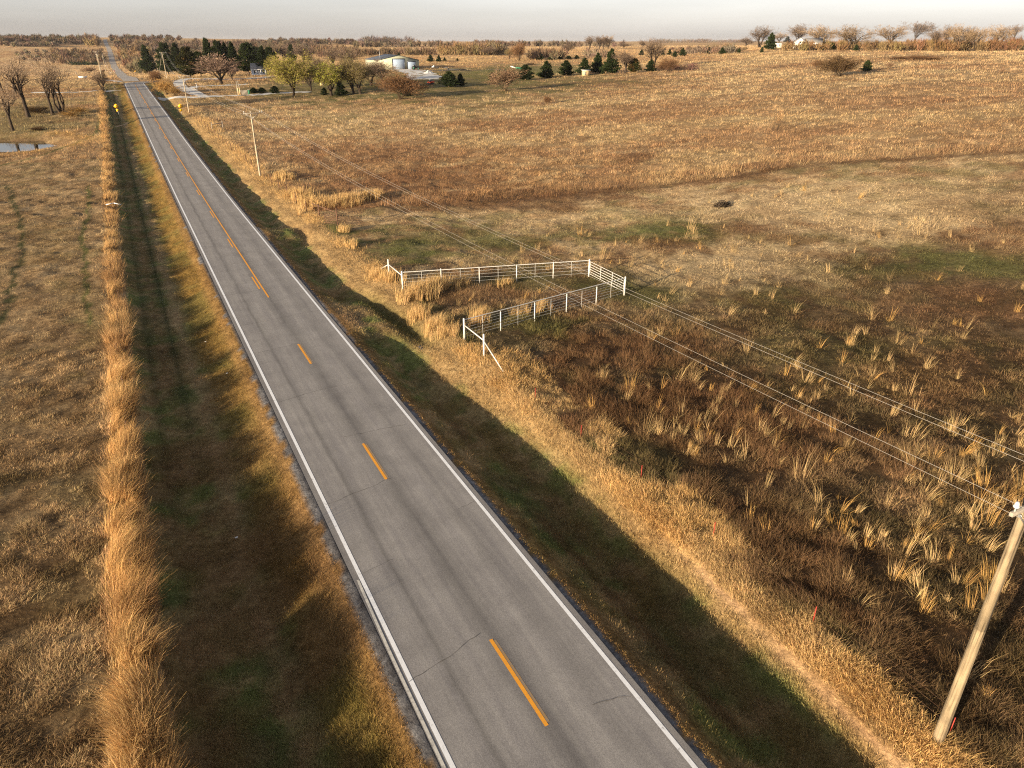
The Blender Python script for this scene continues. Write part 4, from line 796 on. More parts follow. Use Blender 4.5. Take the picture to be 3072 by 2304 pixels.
# ------------------------------------------------------------------ far woods and thickets that read as masses
wrng = np.random.default_rng(41)
def woods(name, label, cat, regions, nq=70):
    parts = []
    for fr, x0, x1, y0, y1, n_, h_, w_, col in regions:
        xs = wrng.uniform(x0, x1, n_); ys = wrng.uniform(y0, y1, n_); P = np.array([at(*fr(a, b)) for a, b in zip(xs, ys)]); P = P[~((np.abs(P[:, 0]-RX) < 9) & (P[:, 1] > 300))]; n_ = len(P)
        hh = h_*wrng.uniform(.6, 1.25, n_); ww = w_*wrng.uniform(.6, 1.3, n_); dep = np.array([max(depth(p), 50) for p in P])
        i = np.repeat(np.arange(n_), nq); m = len(i)
        v = wrng.normal(size=(m, 3)); v /= np.linalg.norm(v, axis=1, keepdims=True); v *= wrng.uniform(.25, 1, (m, 1))**.5
        lob = .7+.6*wrng.uniform(0, 1, (m, 1))**2
        c = P[i]+np.stack([v[:, 0]*ww[i]/2, v[:, 1]*ww[i]/2, hh[i]*(.55+.45*v[:, 2])], 1)*np.concatenate([lob, lob, np.ones((m, 1))], 1)
        D = np.stack([v[:, 0]*.7, v[:, 1]*.7, .55+wrng.uniform(0, .8, m)], 1)+wrng.normal(size=(m, 3))*.25; D /= np.linalg.norm(D, axis=1, keepdims=True)
        L = (hh[i]*.22*wrng.uniform(.6, 1.4, m))[:, None]; U = np.cross(D, wrng.normal(size=(m, 3))); U /= np.linalg.norm(U, axis=1, keepdims=True)
        wd = (np.clip(dep[i]*.00035, .06, .5)*wrng.uniform(.5, 1.5, m))[:, None]
        V = np.stack([c-D*L-U*wd, c-D*L+U*wd, c+D*L], 1).reshape(-1, 3)
        tone = (np.array(col)*wrng.uniform(.75, 1.25, (n_, 1))*(1+wrng.uniform(-.12, .12, (n_, 3))))[i]*wrng.uniform(.75, 1.25, (m, 1))
        parts.append((V, [np.arange(3*m).reshape(-1, 3)], np.repeat(tone, 3, 0)))
        tv, tf = tube_np(P-np.array([0, 0, .3]), P+np.stack([hh*.05, hh*0, hh*.6], 1), np.clip(dep*.0003, .08, .3), np.clip(dep*.00015, .04, .15), 4)
        parts.append((tv, tf, np.tile((.045, .035, .028), (len(tv), 1))))
    o = stuff(name, parts, M_TWIG); return tag(o, label, cat)
RB = (.130, .090, .058); RB2 = (.112, .082, .060); OB = (.17, .115, .060); GB = (.150, .115, .080); DK = (.035, .045, .022)
woods('woodland', 'brown leafless woods covering the far hill left of the gravel road', 'woods', [(A1, -60, 815, 190, 232, 170, 9, 11, RB2), (A1, 0, 480, 236, 250, 40, 6, 9, GB), (A1, 410, 590, 205, 216, 14, 7, 10, DK), (A1, 0, 160, 185, 195, 14, 8, 10, DK), (A1, 720, 815, 185, 250, 26, 10, 10, OB)], 90)
woods('thicket', 'reddish thicket on the hillside left of the gravel road', 'thicket', [(A1, 430, 880, 290, 395, 110, 6, 9, RB), (A1, 570, 810, 392, 402, 26, 2.6, 6, DK), (A1, 140, 470, 290, 370, 30, 4, 7, GB), (A1, 840, 900, 420, 520, 16, 2.5, 3, OB)], 90)
woods('woodland', 'brown leafless woods right of the gravel road behind the bend', 'woods', [(A1, 920, 1260, 300, 465, 90, 8.5, 9, OB), (A1, 1010, 1260, 380, 472, 60, 9, 8, GB), (A1, 880, 1240, 225, 290, 50, 8, 10, RB), (A1, 960, 1230, 440, 478, 20, 4, 5, OB)], 110)
woods('woodland', 'reddish leafless woods spreading behind the conifer grove', 'woods', [(A1, 1230, 2212, 225, 330, 220, 9, 11, RB2), (A1, 1300, 1480, 360, 470, 22, 8, 8, GB), (A2, 0, 700, 150, 230, 120, 9, 11, RB2), (A2, 650, 1050, 200, 260, 60, 8, 10, RB), (A2, 300, 1000, 130, 150, 90, 9, 12, RB2), (A1, 850, 1500, 175, 205, 60, 8, 11, RB2)], 90)
woods('treeline', 'long dark treeline along the far edge of the plain', 'treeline', [(A2, 1000, 2212, 162, 172, 120, 9, 9, RB2), (A3, 0, 930, 158, 166, 90, 9, 9, RB2), (A3, 930, 1300, 160, 175, 20, 9, 10, RB2), (A2, 1040, 1500, 130, 140, 50, 14, 30, (.10, .075, .065))], 60)
woods('far_woods', 'thin grey woods on the horizon beyond the plain', 'woods', [(A3, 1500, 2300, 133, 135, 70, 12, 60, (.12, .09, .07)), (A4, -60, 130, 228, 232, 20, 12, 60, (.12, .09, .07)), (A4, 950, 1200, 208, 215, 20, 12, 60, (.12, .09, .07))], 50)
woods('hedgerow', 'rusty brush hedgerows crossing the fields beyond the shed', 'hedgerow', [(A2, 1060, 1680, 228, 240, 56, 6, 9, RB), (A2, 1720, 2212, 222, 240, 60, 9, 10, OB), (A3, 0, 330, 222, 240, 44, 9, 10, GB), (A3, 500, 810, 250, 278, 44, 6, 8, RB), (A3, 980, 1200, 235, 268, 24, 5, 8, GB), (A3, 1820, 2212, 205, 230, 50, 5, 8, GB), (A3, 1700, 1830, 180, 230, 12, 3, 6, RB), (A3, 1590, 1900, 330, 365, 26, 1.6, 6, (.15, .085, .065))], 70)
woods('brush', 'orange brown brush growing under the ridge trees', 'brush', [(A4, 420, 1350, 272, 302, 130, 4.6, 6, OB), (A4, 1350, 2240, 268, 306, 150, 5.5, 6.5, (.165, .098, .052)), (A4, 1380, 1460, 288, 298, 6, 1.8, 5, DK), (A4, 1560, 1800, 285, 300, 14, 2.2, 5, (.06, .055, .03)), (A4, 2020, 2240, 285, 303, 12, 2.2, 5, (.05, .055, .03)), (A4, 0, 200, 285, 312, 20, 2.0, 4, RB), (A4, 700, 900, 225, 270, 20, 5, 8, (.16, .12, .11))], 90)
# ------------------------------------------------------------------ materials for made things
M_WOODP, t, p = new_mat('weathered pole timber'); tc = N(t, 'ShaderNodeTexCoord'); mp = N(t, 'ShaderNodeMapping'); mp.inputs['Scale'].default_value = (14, 14, .45); t.links.new(tc.outputs['Object'], mp.inputs[0])
n1 = N(t, 'ShaderNodeTexNoise', Scale=1.0, Detail=6.0, Roughness=.7); n2 = N(t, 'ShaderNodeTexNoise', Scale=1.3, Detail=4.0)
t.links.new(mp.outputs[0], n1.inputs['Vector']); t.links.new(tc.outputs['Object'], n2.inputs['Vector'])
c = mul(t, ramp(t, n1.outputs[0], [(.36, (.035, .025, .016)), (.43, (.13, .10, .06)), (.52, (.225, .175, .108)), (.7, (.27, .215, .14))]), ramp(t, n2.outputs[0], [(.35, (.68, .66, .64)), (.62, (1.08, 1.06, 1.02))]))
t.links.new(c, p.inputs['Base Color']); p.inputs['Roughness'].default_value = .9; b = N(t, 'ShaderNodeBump', Strength=.8, Distance=.02); t.links.new(n1.outputs[0], b.inputs['Height']); t.links.new(b.outputs[0], p.inputs['Normal'])
M_GREYW = surf('grey weathered timber', (.26, .23, .19), .85, 5, .3, bump=.3, stretch=(6, 6, .6))
M_WPIPE = surf('white painted pipe', (.50, .49, .465), .5, 4, .2, spec=.4); M_STEEL = surf('galvanised steel', (.42, .43, .44), .4, 8, .15, metal=.7); M_RUST = surf('rusty brown pipe', (.10, .052, .032), .8, 5, .35)
M_RED = surf('red painted steel', (.34, .04, .025), .6, 6, .3); M_WIRE = surf('bare aluminium wire', (.34, .315, .28), .4, 3, .05, metal=.3); M_PORC = surf('white porcelain', (.45, .46, .45), .2, 4, .05, spec=.6); M_BLACK = surf('black rubber', (.018, .018, .019), .7, 5, .3)
M_SIGN = surf('yellow sign sheeting', (.80, .42, .012), .4, 4, .06); M_SBLK = surf('black sign legend', (.012, .012, .012), .5, 4, .1); M_CREAM = surf('pale green metal cladding', (.40, .41, .31), .5, .6, .06, stretch=(6, 6, .2)); M_DOOR = surf('white door panel', (.29, .37, .49), .45, .8, .04)
M_ROOF = surf('dark blue grey metal roof', (.045, .055, .075), .45, .6, .15, stretch=(4, .3, 1)); M_DGLASS = surf('dark glass', (.02, .025, .03), .08, 2, .1, spec=.7); M_WHITE_P = surf('white paint', (.75, .74, .71), .5, 1.5, .07); M_BLUEG = surf('blue grey siding', (.36, .42, .50), .6, 1.2, .1, stretch=(.4, .4, 8))
M_SHING = surf('grey shingles', (.17, .165, .165), .85, 3, .2); M_ORANGE = surf('red orange machine paint', (.62, .075, .02), .4, 2, .08, spec=.5); M_DARKM = surf('dark machine steel', (.04, .04, .042), .6, 3, .3); M_GREENP = surf('green machine paint', (.03, .16, .09), .45, 2, .1); M_TANW = surf('tan board', (.50, .37, .20), .75, 3, .2, stretch=(5, 5, .5)); M_CONC = surf('concrete', (.40, .38, .34), .9, 2, .15)
def kin(o): o['kind'] = 'stuff'; return o
# ------------------------------------------------------------------ utility poles and wires
def insulator(mb, c, r=.07): mb.lathe([(0, 0), (.02, 0), (.02, .1), (r, .12), (r*1.05, .16), (r*.7, .19), (r*.75, .23), (r*.45, .27), (0, .27)], c, 12)
def pole(P, h, label, r=.15, arm=(-1.1, 1.75), pins=(-.98, 1.25, 1.6), group='utility poles along the field edge', xf=None, rot=0.0, wood=None):
    t_ = thing('utility_pole', label, 'utility pole', P, rot, group)
    m = MB(); m.cyl((0, 0, -.4), (0, 0, h*.5), r, r*.86, 14, False); m.cyl((0, 0, h*.5), (0, 0, h), r*.86, r*.7, 14); m.build('pole', wood or M_WOODP, t_, smooth=True)
    if arm:
        az = h-.28; a = MB(); a.box(((arm[0]+arm[1])/2, -r*.7-.06, az), (arm[1]-arm[0], .10, .12), bev=.012); co = a.build('crossarm', M_GREYW, t_)
        b = MB(); b.cyl((arm[0]+.25, -r*.7-.07, az), (0, -r*.7, az-.75), .022, n=6); b.cyl((arm[1]-.6, -r*.7-.07, az), (0, -r*.7, az-.75), .022, n=6); b.build('brace', M_STEEL, co)
        for p_ in pins:
            q = MB(); insulator(q, (p_, -r*.7-.06, az+.06)); q.build('insulator', M_PORC, co, smooth=True)
    s_ = MB(); s_.cyl((-r*.8, 0, h-.75), (-r*.8-.09, 0, h-.75), .028, n=10); s_.cyl((-r*.8-.02, 0, h-.75), (-r*.8-.05, 0, h-.75), .042, n=10); s_.build('spool_insulator', M_PORC, t_)
    if xf:
        q = MB(); q.lathe([(0, 0), (.2, .0), (.22, .06), (.22, .62), (.2, .68), (.1, .72), (0, .73)], (.36, 0, h-2.2), 14); q.build('transformer', M_STEEL, t_, smooth=True)
    return t_
M_POLE2 = surf('pale weathered pole', (.34, .285, .205), .9, 4, .3, stretch=(9, 9, .5))
pp = [at(*SC(2024, 1603)), at(*SC(562, 380)), at(*A1(1570, 797)), at(*A1(1385, 512))]; ph = [9.15, 9.35, 8.9, 10.3]
for P, h, lb, r_ in zip(pp, ph, ('large nearest wooden utility pole with white crossarm insulator at the right edge', 'wooden utility pole standing in the dry field edge beyond the pipe pen', 'wooden utility pole beside the right yellow turn sign', 'tall wooden pole at the road bend where the crossing wire ends'), (.165, .15, .15, .16)): pole(P, h, lb, r_, wood=None if r_ == .165 else M_POLE2)
P5 = at(*A1(1316, 470)); pole(P5, 9.8, 'wooden pole with grey transformer left of the tall pole at the bend', .16, None, xf=True, wood=M_POLE2)
for bx_, by_, tx_, ty_, lb in ((848, 520, 785, 285, 'leftmost of the three poles left of the gravel road'), (848, 495, 815, 292, 'middle of the three poles left of the gravel road'), (882, 470, 853, 305, 'rightmost of the three poles left of the gravel road')):
    P = at(*A1(bx_, by_)); pole(P, min(tall(P, A1(tx_, ty_)[1]), 13), lb, .19, (-1.1, 1.1) if bx_ != 882 else None, (-1.0, .5, 1.0), 'utility poles left of the gravel road', wood=M_POLE2)
Pcr = at(*A1(882, 470))
def wire(name, label, pts, sag, r=.006, group=None):
    m = MB(); V = []
    for (a, b) in zip(pts[:-1], pts[1:]):
        a = np.array(a); b = np.array(b); n_ = 26; t_ = np.linspace(0, 1, n_)[:, None]; L = np.linalg.norm(b-a)
        c = a+(b-a)*t_; c[:, 2] -= (4*sag*(L/100)**2*t_*(1-t_))[:, 0]
        v, f = tube_np(c[:-1], c[1:], r*np.clip(np.array([depth(q) for q in c[:-1]])/45, 1, 2.2), r*np.clip(np.array([depth(q) for q in c[1:]])/45, 1, 2.2), 4); m.add(v, f)
    o = m.build(name, M_WIRE); tag(o, label, 'wire', group); return o
def armpt(i, off, dz): return pp[i]+np.array([off, -.17, ph[i]+dz])
back = np.array([18.3, -95, 0])
for off, dz, lb in ((-.98, -.02, 'overhead wire on the left insulator of the near pole crossarm'), (1.25, -.02, 'overhead wire on the middle insulator of the crossarms'), (1.6, -.02, 'outermost right overhead wire over the field')):
    wire('power_line', lb, [back+np.array([off, 0, 8.8+dz])]+[armpt(i, off, dz) for i in range(4)], .95, group='overhead wires over the field')
wire('power_line', 'lower overhead wire fixed to the pole sides below the crossarms', [back+np.array([-.25, 0, 8.1])]+[pp[i]+np.array([-.25, 0, ph[i]-.75]) for i in range(4)], .95, group='overhead wires over the field')
wire('power_line', 'sagging wire crossing above the road bend', [Pcr+np.array([0, 0, tall(Pcr, A1(853, 305)[1])-.1]), pp[3]+np.array([0, 0, 10.2])], 3.4, .03)
# ------------------------------------------------------------------ white pipe pen
pen_o = thing('pipe_fence', 'white pipe fence forming a three sided catch pen in the pasture', 'fence', at(*A7(800, 742)))
O = np.array(pen_o.location)
def gp(q): return at(*A7(*q))-O
def on(p): return np.array([p[0], p[1], float(zground(p[0]+O[0], p[1]+O[1]))-O[2]])
PH = 1.5
def rails(m, a, b, hs, r):
    n_ = 10
    for h in hs:
        pts = [on(a+(b-a)*k/n_)*np.array([1, 1, 0])+np.array([0, 0, (a[2]*(1-k/n_)+b[2]*k/n_)+h]) for k in range(n_+1)]
        for p0, p1 in zip(pts[:-1], pts[1:]): m.cyl(p0, p1, r, n=6, cap=False)
def post(p, h=PH, r=.06): m = MB(); m.cyl((0, 0, -.3), (0, 0, h), r, n=10); m.lathe([(r*1.0, 0), (r*.8, .03), (0, .045)], (0, 0, h), 10); m.build('post', M_WPIPE, pen_o, loc=p, smooth=False)
N1, NE, SE, SW, NW, BR = gp((370, 390)), gp((1668, 302)), gp((1915, 432)), gp((800, 742)), gp((275, 302)), gp((937, 860))
for a, b, hs in ((N1, NE, (.32, .62, .92, 1.2)), (SW, SE, (.22, .45, .68, .90, 1.12, 1.3))):
    for k in range(6): p_ = on(a+(b-a)*k/5); post(p_, PH+.06 if k in (0, 5) else PH-.04, .07 if k in (0, 5) else .042)
    m = MB(); rails(m, a, b, (PH-.02,), .034); m.build('top_rail', M_WPIPE, pen_o)
    m = MB(); rails(m, a, b, hs, .008); m.build('cable', M_WPIPE, pen_o)
    for k in range(5): p_ = on(a+(b-a)*(k+.5)/5); m = MB(); m.cyl((0, 0, .1), (0, 0, PH-.03), .012, n=6); m.build('stay', M_WPIPE, pen_o, loc=p_)
post(NW, PH+.05, .07); post(BR, PH+.08, .07)
for a, b, za, zb in ((NW, N1, 1.12, 1.2), (SW, BR, 1.1, 1.15)):
    m = MB(); m.cyl(a+np.array([0, 0, za]), b+np.array([0, 0, zb]), .042, n=8); m.build('brace_rail', M_WPIPE, pen_o)
for a, q in ((NW, np.array([0.0, 2.6, -.9])), (BR, gp((1072, 968))-BR-np.array([0, 0, 1.0]))):
    m = MB(); e = a+np.array([q[0], q[1], 0]); e = on(e); m.cyl(a+np.array([0, 0, 1.1]), e, .04, n=8); m.build('brace', M_WPIPE, pen_o)
g_o = MB(); n_g = (SE-NE)/np.linalg.norm(SE-NE); a, b = NE+n_g*.16, SE-n_g*.16
rails(g_o, a, b, (.28, .50, .72, .94, 1.16, 1.40), .019)
for k in (0, .33, .67, 1): p_ = a+(b-a)*k; g_o.cyl(p_+np.array([0, 0, .26]), p_+np.array([0, 0, 1.42]), .021, n=6)
gate = g_o.build('gate', M_WPIPE, pen_o); gate['label'] = 'white six rail pipe gate closing the far end of the pen'
m = MB(); 
for k in (.4, 1.25): m.box(NE+n_g*.10+np.array([0, 0, k]), (.05, .12, .05))
m.build('hinge', M_STEEL, gate)
# ------------------------------------------------------------------ wire fences
def wire_fence(name, label, pts, mat, r, h, wires=(.35, .65, .95), thick=.0035, tpost=False):
    O_ = np.array(pts[0]); f = thing(name, label, 'fence', O_)
    for p in pts:
        m = MB(); l = random.Random(int(p[1]*10)).uniform(-.05, .05)
        if tpost: m.box((0, 0, h/2-.15), (.032, .010, h+.3)); m.box((0, .016, h/2-.15), (.010, .026, h+.3))
        else: m.cyl((0, 0, -.3), (l, l*.5, h), r, r*.85, 7)
        m.build('post', mat, f, loc=np.array(p)-O_)
    m = MB()
    for w_ in wires:
        for a, b in zip(pts[:-1], pts[1:]): m.cyl(np.array(a)-O_+np.array([0, 0, w_]), np.array(b)-O_+np.array([0, 0, w_]), thick, n=4, cap=False)
    m.build('wire', M_RUST, f); return f
rp_ = [at(*q) for q in ((2847, 2205), (2439, 1868), (2140, 1610), (1923, 1436))]+[np.array([18.5, y, 0]) for y in (27.5, 32.5)]
rp_ = [np.array([p[0], p[1], float(zground(p[0], p[1]))]) for p in rp_]
wire_fence('wire_fence', 'low wire fence with red steel posts between the near pole and the pen', rp_, M_RED, .03, .75, tpost=True)
npt = [np.array([18.3-.012*(y-90)*(y > 90), y, 0]) for y in np.arange(90, 235, 5.2)]; npt = [np.array([p[0], p[1], float(zground(p[0], p[1]))]) for p in npt]
wire_fence('wire_fence', 'wire fence with thin dark wooden posts along the tall grass beyond the rusty gate', npt, M_RUST, .055, 1.35, thick=.005)
lpt = [np.array([-3.1+.2*math.sin(y*.7), y, float(zground(-3.1, y))]) for y in np.arange(14, 235, 6.3)]
wire_fence('wire_fence', 'old wire fence hidden in the strip of tall golden grass left of the road', lpt, M_RUST, .03, .8, (.25, .5), thick=.003)
P = at(893, 690); Q = at(1012, 685); f = thing('gate', 'rusty brown pipe gate and brace in the tall grass at the field corner', 'gate', P)
Cg = lambda x, y: at(850+x*400/2212, 550+y*400/2212)
g0, g1, g2 = Cg(600, 560), Cg(905, 700), Cg(690, 640)
for g_, h_ in ((g0, 1.55), (g1, 2.0)): m = MB(); m.cyl((0, 0, -.2), (0, 0, h_), .07, n=8); m.build('post', M_RUST, f, loc=g_-P)
m = MB(); m.cyl(g0-P+np.array([-.6, .3, 1.6]), g1-P+np.array([0, 0, 1.45]), .05, n=8); m.build('top_rail', M_RUST, f)
m = MB(); ga, gb = Cg(700, 690)-P, Cg(815, 680)-P; gb = ga+np.array([1.4, -1.2, 0])
for h_ in (.3, .55, .8, 1.05, 1.25): m.cyl(ga+np.array([0, 0, h_]), gb+np.array([0, 0, h_]), .022, n=6)
for k in (0, 1): m.cyl(ga+(gb-ga)*k+np.array([0, 0, .2]), ga+(gb-ga)*k+np.array([0, 0, 1.3]), .025, n=6)
m.build('gate_panel', M_RUST, f)
f = thing('wooden_brace', 'dark wooden H brace standing at the field edge near the third pole', 'fence brace', at(*A1(1762, 935)))
b2 = at(*A1(1850, 922))-np.array(f.location)
for k, q in enumerate((np.zeros(3), b2)): m = MB(); m.cyl((0, 0, -.3), (0, 0, 1.5), .09, .08, 8); m.build('post', M_GREYW, f, loc=q)
m = MB(); m.cyl(np.array([0, 0, 1.05]), b2+np.array([0, 0, 1.05]), .07, n=8); m.build('rail', M_GREYW, f)
# ------------------------------------------------------------------ road signs
def sign(P, label, diag=1.30, plaque=True, hc=2.75, turn=True, lean=0.0):
    t_ = thing('road_sign', label, 'road sign', P); t_.rotation_euler = (0, lean, math.radians(-6))
    m = MB(); m.box((0, .03, hc/2-.1), (.06, .035, hc+.5)); m.build('post', M_STEEL, t_)
    k = diag/2; c = .07; o = [(0-c, k-c), (c, k-c), (k-c, c), (k-c, -c), (c, -k+c), (-c, -k+c), (-k+c, -c), (-k+c, c)]
    m = MB(); m.prism([(a, b+hc) for a, b in o], -.012, 0.0); pl = m.build('sign_plate', M_SIGN, t_)
    b_ = MB(); r1, r2 = k-.055, k-.085
    for i in range(4):
        q = [(0, 1), (1, 0), (0, -1), (-1, 0)]; p0, p1 = q[i], q[(i+1) % 4]
        b_.quad([(p0[0]*r1, -.016, p0[1]*r1+hc), (p1[0]*r1, -.016, p1[1]*r1+hc), (p1[0]*r2, -.016, p1[1]*r2+hc), (p0[0]*r2, -.016, p0[1]*r2+hc)])
    b_.build('border', M_SBLK, pl)
    if turn:
        a = MB()
        for o in ([(-.15, -.32), (-.04, -.32), (-.04, .07), (-.15, .18)], [(-.15, .18), (-.04, .07), (.13, .07), (.13, .18)], [(.13, .255), (.13, -.005), (.32, .125)]): a.prism([(x, z+hc) for x, z in o[::-1]], -.020, -.013)
        a.build('arrow', M_SBLK, pl)
    if plaque:
        m = MB(); m.box((0, -.005, hc-k-.30), (.60, .014, .56)); m.build('speed_plaque', M_SIGN, t_)
    return t_
sign(at(*A1(995, 838)), 'yellow turn arrow sign with plaque on the left verge', lean=-.10); sign(at(*A1(1513, 838)), 'yellow turn arrow sign with plaque on the right verge beside the pole')
sign(at(*A5(1085, 965)), 'plain yellow warning sign beyond the bend in front of the woods', 1.1, False, 1.7, False)
P = at(*A5(628, 975)); t_ = thing('stop_sign', 'small red and white stop sign at the end of the gravel road', 'stop sign', P)
m = MB(); m.box((0, .03, 1.2), (.06, .04, 2.6)); m.build('post', M_STEEL, t_); m = MB(); o_ = [(math.cos(a)*.42, 2.1+math.sin(a)*.42) for a in np.arange(8)*math.pi/4+math.pi/8]; m.prism(o_, -.012, 0); pl = m.build('sign_plate', M_WHITE_P, t_)
m = MB(); m.prism([(a*.93, 2.1+(b-2.1)*.93) for a, b in o_], -.017, -.013); m.build('sign_face', M_RED, pl)
def mailbox(P, label, mat, s=1.0):
    t_ = thing('mailbox', label, 'mailbox', P); m = MB(); m.box((0, 0, .45), (.1, .1, 1.1)); m.build('post', M_GREYW, t_)
    m = MB(); m.prism([(-.14*s, 1.0), (.14*s, 1.0), (.14*s, 1.2), (.10*s, 1.3), (0, 1.34), (-.10*s, 1.3), (-.14*s, 1.2)], -.3*s, .3*s); m.build('box', mat, t_); return t_
mailbox(at(*A1(957, 614)), 'black mailbox on a post by the left drive', M_BLACK, 2.0); mailbox(at(*A5(548, 985)), 'pale mailbox at the corner beside the stop sign', M_WHITE_P, 1.6)
P = at(*A1(1637, 616)); t_ = tag(MB().cyl((0, 0, -.2), (0, 0, 2.2), .10, n=10).lathe([(.1, 0), (.12, .02), (.06, .1), (0, .11)], (0, 0, 2.2), 10).build('marker_post', M_WHITE_P, loc=P), 'white marker post inside the fork of the drive', 'post')
# ------------------------------------------------------------------ farm buildings
def windowed(m_wall, parent, c, w, h, axis='x', face=-1):
    m = MB(); m.box(c, (w, .06, h) if axis == 'x' else (.06, w, h)); f = m.build('window', M_WHITE_P, parent)
    m = MB(); cc = np.array(c, float); cc[1 if axis == 'x' else 0] += face*.025; m.box(cc, (w*.82, .05, h*.82) if axis == 'x' else (.05, w*.82, h*.82)); m.build('pane', M_DGLASS, f); return f
PR = at(*A6(1158, 432)); SW_ = 21.0; SR_ = math.radians(-6); t_ = thing('metal_shed', 'large pale green metal shed with dark roof and two white roller doors', 'shed', PR-np.array([math.cos(SR_), math.sin(SR_), 0])*SW_/2, SR_); EV, AP, LN = 3.9, 6.1, 27.0; hw = SW_/2
m = MB(); m.prism([(-hw, -.3), (hw, -.3), (hw, EV), (0, AP), (-hw, EV)], 0, LN); wl = m.build('wall', M_CREAM, t_)
m = MB(); th = .16; m.prism([(-hw-.3, EV-.04), (0, AP+.02), (hw+.3, EV-.04), (hw+.3, EV-.04+th), (0, AP+.02+th), (-hw-.3, EV-.04+th)], -.35, LN+.35); m.build('roof', M_ROOF, t_)
for cx, w_, h_ in ((.3, 5.6, 4.3), (6.6, 3.7, 3.1)):
    m = MB(); m.box((cx, -.06, h_/2), (w_, .10, h_), bev=.01)
    d_ = m.build('door', M_DOOR, t_); m = MB(); m.box((cx, -.09, h_+.2), (w_+.7, .16, .4)); m.box((cx-w_/2-.175, -.09, h_/2), (.35, .16, h_)); m.box((cx+w_/2+.175, -.09, h_/2), (.35, .16, h_)); m.build('frame', M_ROOF, d_)
m = MB(); m.cyl((-7, 8, 3), (-7, 8, 9.5), .06, n=6); m.build('antenna', M_STEEL, t_)
P = at(*A2(215, 402)); w_ = wide(P, 115*K); t_ = thing('house', 'pale blue house with white porch half hidden in the conifers', 'house', P, math.radians(-14)); hh = tall(P, A2(215, 308)[1])
m = MB(); m.box((0, 3.2, hh*.3), (w_, 6, hh*.62)); m.build('wall', M_BLUEG, t_)
m = MB(); m.prism([(-.8, hh*.55), (3.2, hh*1.0), (7.0, hh*.58), (7.0, hh*.63), (3.2, hh*1.05), (-.8, hh*.60)], -w_/2-.3, w_/2+.3, axis='x'); m.build('roof', M_SHING, t_)
m = MB(); m.box((0, -.9, hh*.5), (w_+.4, 2.2, .16)); m.build('porch_roof', M_WHITE_P, t_)
m = MB(); m.box((0, -.9, .25), (w_, 2.0, .3)); m.build('porch_floor', M_WHITE_P, t_)
for k in range(4): m = MB(); m.box((-w_/2+.15+k*(w_-.3)/3, -1.8, hh*.25), (.16, .16, hh*.48)); m.build('porch_post', M_WHITE_P, t_)
for cx in (-w_*.28, w_*.3): windowed(None, t_, (cx, .18, hh*.3), 1.0, 1.3)
m = MB(); m.box((0, .17, hh*.24), (1.0, .06, 2.0)); m.build('door', M_WHITE_P, t_)
P = at(*A4(700, 292)); dp = depth(P); px_ = dp/FPX; t_ = thing('house', 'white farmhouse with grey roof among the ridge trees', 'house', P+np.array([-3, 12, 0]), math.radians(-40)); dp += 10; px_ = dp/FPX
hz = tall(P, A4(640, 205)[1]); w1 = 70*K4*px_; w2 = 120*K4*px_
m = MB(); m.prism([(-w1/2, -.3), (w1/2, -.3), (w1/2, hz*.68), (0, hz*.98), (-w1/2, hz*.68)], -1, 8); o_ = m.build('wall', M_WHITE_P, t_)
m = MB(); m.prism([(-w1/2-.3, hz*.66), (0, hz), (w1/2+.3, hz*.66), (w1/2+.3, hz*.70), (0, hz*1.04), (-w1/2-.3, hz*.70)], -1.3, 8.3); m.build('roof', M_SHING, t_)
m = MB(); m.box((w1/2+w2/2, 4, hz*.3), (w2, 6, hz*.65)); m.build('wing_wall', M_WHITE_P, t_); m = MB(); m.prism([(.7, hz*.60), (4, hz*.92), (7.3, hz*.60), (7.3, hz*.65), (4, hz*.97), (.7, hz*.65)], w1/2, w1/2+w2+.3, axis='x'); m.build('wing_roof', M_SHING, t_)
for cx, cz in ((-w1*.2, hz*.3), (w1*.2, hz*.3), (0, hz*.62)): windowed(None, t_, (cx, -1.02, cz), .9, 1.2)
P = at(*A4(372, 284)); L_ = wide(P, 100*K4)*1.05; H_ = tall(P, A4(372, 245)[1]); t_ = thing('travel_trailer', 'white travel trailer parked in front of an olive cedar on the ridge', 'trailer', P, math.radians(-38)); z0 = H_*.16
m = MB(); m.prism([(-L_/2, z0+.2), (-L_/2+.3, z0), (L_/2-.5, z0), (L_/2, z0+.6), (L_/2-.35, H_-.35), (L_/2-.8, H_), (-L_/2+.35, H_), (-L_/2, H_-.4)], 0, 2.4); o_ = m.build('body', M_WHITE_P, t_)
for cx in (-.36, -.22, -.02, .30): m = MB(); m.box((cx*L_, -.02, H_*.66), (L_*.075, .06, H_*.17)); m.build('window', M_DGLASS, t_)
m = MB(); m.box((.16*L_, -.02, H_*.54), (.7, .05, H_*.62)); m.build('door', M_WHITE_P, t_)
for cx in (-.08, .06): m = MB(); m.cyl((cx*L_, .1, .34), (cx*L_, .35, .34), .34, n=14); m.build('wheel', M_BLACK, t_)
m = MB(); m.box((-.1*L_, 1.2, H_+.12), (.9, .8, .26), bev=.06); m.build('roof_unit', M_WHITE_P, t_)
P = at(*A3(993, 405)); w_ = wide(P, 68*K); h_ = tall(P, A3(993, 362)[1]); t_ = thing('pump_house', 'small tan pump house with flat pale roof in front of the cedars', 'hut', P, math.radians(-20)); m = MB(); m.box((0, w_*.4, h_*.45), (w_*.85, w_*.8, h_*.98)); m.build('wall', M_TANW, t_)
m = MB(); m.prism([(-.3, h_*.90), (w_*.95, h_*1.05), (w_*.95, h_*1.13), (-.3, h_*.98)], -w_*.52, w_*.52, axis='x'); m.build('roof', M_CONC, t_); m = MB(); m.box((-w_*.15, -.02, h_*.4), (w_*.25, .06, h_*.7)); m.build('door', M_GREYW, t_)
